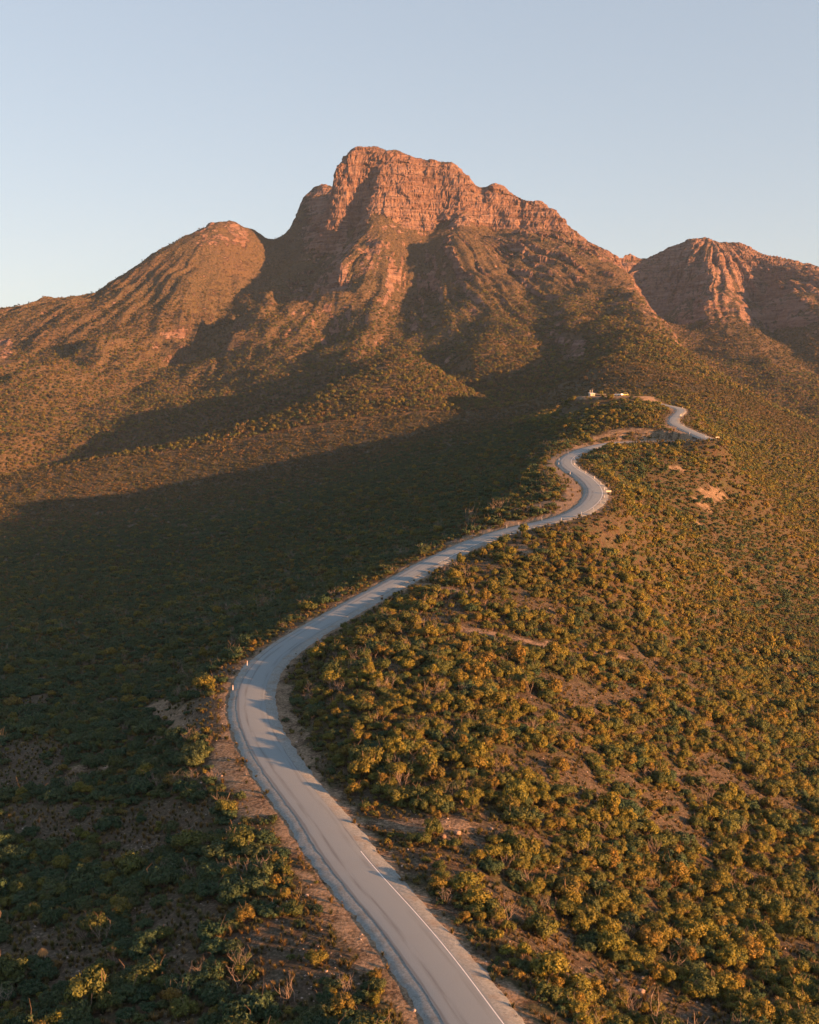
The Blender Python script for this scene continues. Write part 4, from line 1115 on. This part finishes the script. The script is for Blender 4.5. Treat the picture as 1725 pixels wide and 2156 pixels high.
# ------------------------------------------------------------------ car park
m_lot = plain('car_park_asphalt', (0.20, 0.18, 0.17), 0.9, 0.15, 0.15, 0.4)
an = np.linspace(0, 2 * math.pi, 49)[:-1]
Vc = [(CP[0], CP[1], CP[2] + 0.12)] + [(CP[0] + math.cos(a) * 18.5, CP[1] + math.sin(a) * 11.0, CP[2] + 0.10) for a in an]
tag(link('car_park', mesh_from('car_park', Vc, [(0, 1 + i, 1 + (i + 1) % 48) for i in range(48)], m_lot)), kind='structure')
m_glass = plain('car_glass', (0.03, 0.035, 0.04), 0.1, 0.6, 0.05)
m_tyre = plain('tyre_rubber', (0.03, 0.03, 0.03), 0.8, 0.2, 0.05)
m_lampg = plain('lamp_lens', (0.7, 0.68, 0.62), 0.2, 0.5, 0.05)
def car(u, d, col, name, label, ang, tall=1.0, grp=None):
    X = (u * K - W / 2) / F * d
    pm_ = plain(name + '_paint', col, 0.3, 0.5, 0.03)
    root = bpy.data.objects.new(name, None); sc.collection.objects.link(root)
    b = MB(); b.prism([(-2.2, 0.35), (2.2, 0.35), (2.25, 0.75), (2.1, 0.95), (1.2, 1.02), (0.55, 1.50 * tall), (-1.75, 1.52 * tall), (-2.2, 1.05), (-2.28, 0.6)], -0.88, 0.88); b.build('body', pm_, root)
    for s_ in (-1, 1):
        w_ = MB(); w_.prism([(1.0, 1.02), (0.5, 1.42 * tall), (-1.65, 1.44 * tall), (-1.95, 1.05)], s_ * 0.883 - 0.008, s_ * 0.883 + 0.008); w_.build('window', m_glass, root)
        for yy in (-1.35, 1.38):
            t_ = MB(); t_.tube([(s_ * 0.72, yy, 0.33), (s_ * 0.93, yy, 0.33)], 0.33, 14); t_.build('wheel', m_tyre, root)
        h_ = MB(); h_.box((s_ * 0.62, 2.24, 0.74), (0.34, 0.05, 0.15)); h_.build('headlight', m_lampg, root)
    w_ = MB(); w_.add([(-0.78, 1.18, 1.04), (0.78, 1.18, 1.04), (0.7, 0.57, 1.46 * tall), (-0.7, 0.57, 1.46 * tall)], [(0, 1, 2, 3)]); w_.V[-1] = w_.V[-1] + np.array([0, 0.02, 0.02]); w_.build('windscreen', m_glass, root)
    root.location = (X, d, CP[2] + 0.115); root.rotation_euler = (0, 0, ang)
    tag(root, label, 'car', grp)
car(1296, 772, (0.75, 0.75, 0.74), 'parked_car', 'white parked car in the middle of the car park row', 1.35)
car(1303, 770, (0.45, 0.46, 0.48), 'parked_car', 'silver parked car beside the yellow van on the car park', 1.5)
car(1313.5, 768, (0.62, 0.55, 0.18), 'parked_van', 'pale yellow parked van at the end of the car park row', 1.6, 1.35)
car(1304, 762, (0.78, 0.76, 0.72), 'parked_car', 'white parked car on the car park edge above the scrub', 0.4)
car(1290, 776, (0.50, 0.12, 0.09), 'parked_car', 'dark red parked car at the back of the car park', 1.2)

m_roof = plain('pale_metal_roof', (0.62, 0.64, 0.64), 0.4, 0.4, 0.05)
m_wall = plain('cream_wall', (0.42, 0.39, 0.33), 0.8, 0.2, 0.06)
m_timber = plain('grey_timber', (0.30, 0.24, 0.18), 0.8, 0.2, 0.15)
def hz(X, Y): return float(height(np.array([X]), np.array([Y]), False)[0])
X, Y = (1261 * K - W / 2) / F * 800, 800.0
root = bpy.data.objects.new('shelter', None); sc.collection.objects.link(root); root.location = (X, Y, hz(X, Y))
r_ = MB(); r_.prism([(-2.6, 2.9), (2.6, 2.3), (2.6, 2.42), (-2.6, 3.02)], -4.2, 4.2); r_.build('roof', m_roof, root)
for sx_ in (-3.8, 3.8):
    for sy_ in (-2.2, 2.2):
        p_ = MB(); p_.box((sx_, sy_, 1.15), (0.16, 0.16, 2.9)); p_.build('post', m_timber, root)
b_ = MB(); b_.box((0, 0.6, 0.7), (2.0, 0.8, 0.08)); b_.build('table', m_timber, root)
b_ = MB(); b_.box((0, 0.6, 0.3), (0.3, 0.5, 0.75)); b_.build('table_base', m_timber, root)
tag(root, 'open picnic shelter with pale skillion roof on the car park knoll', 'shelter')
X, Y = (1244 * K - W / 2) / F * 786, 786.0
root = bpy.data.objects.new('toilet_block', None); sc.collection.objects.link(root); root.location = (X, Y, hz(X, Y) - 0.2); root.rotation_euler = (0, 0, 0.35)
w_ = MB(); w_.box((0, 0, 1.0), (3.4, 2.8, 2.4)); w_.build('wall', m_wall, root)
r_ = MB(); r_.prism([(-1.9, 2.05), (1.9, 2.62), (1.9, 2.74), (-1.9, 2.17)], -2.1, 2.1); r_.build('roof', m_roof, root)
d_ = MB(); d_.box((0.5, -1.41, 0.85), (0.85, 0.05, 1.9)); d_.build('door', m_timber, root)
for sx_ in (-0.9, 0.8):
    v_ = MB(); v_.tube([(sx_, 0.9, 2.3), (sx_, 0.9, 4.6)], 0.24, 10); v_.build('vent_stack', m_wall, root)
tag(root, 'small pale toilet block with two tall vent stacks', 'building')

# ------------------------------------------------------------------ grass trees
m_skirt = foliage_mat('dry_orange_skirt', [(0, (0.50, 0.25, 0.10)), (1, (0.55, 0.28, 0.11))], 0.1)
m_spike = foliage_mat('grass_tree_needles', [(0, (0.20, 0.18, 0.09)), (1, (0.30, 0.22, 0.13))], 0.2)
m_char = plain('charred_trunk', (0.05, 0.042, 0.036), 0.9, 0.1, 0.3, 8)
m_ash = plain('grey_trunk', (0.27, 0.23, 0.19), 0.9, 0.1, 0.3, 8)
def grass_tree(u, v, label, skirt, h, lean, trunkm, spikes=150, sp_mat=None, r0=0.62):
    p = hit(u, v); rg_ = np.random.default_rng(int(u))
    root = bpy.data.objects.new('grass_tree', None); sc.collection.objects.link(root); root.location = (p[0], p[1], p[2] - 0.02)
    top = np.array([lean[0], lean[1], h])
    t = MB(); t.tube([(0, 0, -0.2), top * 0.5 + np.array([0.04, 0, 0]), top], [0.11, 0.10, 0.12], 8); t.build('trunk', trunkm, root)
    if skirt:
        s_ = MB(); v_, f_ = ICO1; s_.add(top + v_ * np.array([0.40, 0.40, 0.34]), f_, 0.35)
        for i in range(260):
            a = rg_.uniform(0, 6.283); e = rg_.uniform(-0.9, 1.2); d = np.array([math.cos(a) * math.cos(e), math.sin(a) * math.cos(e), math.sin(e)])
            c = top + d * np.array([0.42, 0.42, 0.36]); dn = np.array([d[0] * 0.25, d[1] * 0.25, -0.32]); w_ = np.cross(d, (0, 0, 1)) * 0.035
            s_.add([c - w_, c + w_, c + dn], [(0, 1, 2)], rg_.uniform(0.3, 0.8))
        s_.build('skirt', m_skirt, root)
    else:
        s_ = MB()
        for i in range(spikes):
            a = rg_.uniform(0, 6.283); e = rg_.uniform(-0.35, 1.45); d = np.array([math.cos(a) * math.cos(e), math.sin(a) * math.cos(e), math.sin(e)])
            w_ = np.cross(d, (0.1, 0.2, 1.0)); w_ = w_ / np.linalg.norm(w_) * 0.014; L_ = r0 * rg_.uniform(0.75, 1.1)
            s_.add([top - w_, top + w_, top + d * L_ * 0.6 + w_, top + d * L_ * 0.6 - w_], [(0, 1, 2, 3)], 0.4); s_.add([top + d * L_ * 0.6 - w_, top + d * L_ * 0.6 + w_, top + d * L_ + np.array([0, 0, -0.12 * L_])], [(0, 1, 2)], 0.8)
        s_.build('needle_crown', sp_mat or m_spike, root)
    tag(root, label, 'grass tree')
grass_tree(97, 2025, 'grass tree with round dry orange skirt on a leaning grey trunk', True, 1.15, (-0.35, 0.05), m_ash)
grass_tree(221, 2131, 'spiky pale grass tree on a short trunk, left of the pair', False, 0.45, (0, 0), m_char)
grass_tree(233, 2134, 'spiky pale grass tree on a dark trunk, right of the pair', False, 0.5, (0.05, 0), m_char)
grass_tree(1262, 2146, 'spiky grey grass tree on a leaning charred trunk below the road', False, 0.9, (0.4, 0.1), m_char)
grass_tree(262, 2098, 'small blue grey grass tree beside a green shrub', False, 0.3, (0, 0), m_char, 110, None, 0.5)

# ------------------------------------------------------------------ boulders
for k, (u, v, r, lab) in enumerate(((1352, 2092, 0.42, 'rounded pale boulder on the bare slope below the road'), (1247, 2080, 0.36, 'orange boulder catching sun beside a round shrub'), (1302, 2069, 0.26, 'small sandstone boulder on the bare stony slope'),
        (779, 2056, 0.30, 'upright pinkish stone on the orange verge'), (1035, 1748, 0.34, 'sunlit orange boulder among tall shrubs'), (964, 1759, 0.5, 'flat pale boulder at the edge of a bare patch'), (935, 1765, 0.42, 'grey pink boulder beside a flat pale one'),
        (172, 1998, 0.35, 'pale sandy boulder behind the grass tree with orange skirt'), (1480, 2105, 0.3, 'small brown boulder low on the stony slope'), (265, 1700, 0.35, 'pale stone on the open stony flat'))):
    p = hit(u, v)
    o = link('boulder', rocks[k % 5]); o.location = (p[0], p[1], p[2] + r * 0.2); o.scale = (r, r, r * (1.3 if k == 3 else 1)); o.rotation_euler = (0, 0, k * 1.3)
    tag(o, lab, 'boulder')

# ------------------------------------------------------------------ evening haze
hm, nt = new_mat('evening_haze')
pv = N(nt, 'ShaderNodeVolumePrincipled'); pv.inputs['Color'].default_value = (0.50, 0.72, 1.0, 1); pv.inputs['Density'].default_value = HAZE; pv.inputs['Anisotropy'].default_value = 0.0
oo = N(nt, 'ShaderNodeOutputMaterial'); lk(nt, pv.outputs[0], oo.inputs['Volume'])
b_ = MB(); b_.box((0, 0, 290), (9200, 9200, 822)); hz_o = b_.build('haze', hm); tag(hz_o, 'thin pale evening haze in the valley air', 'haze', None, 'stuff')
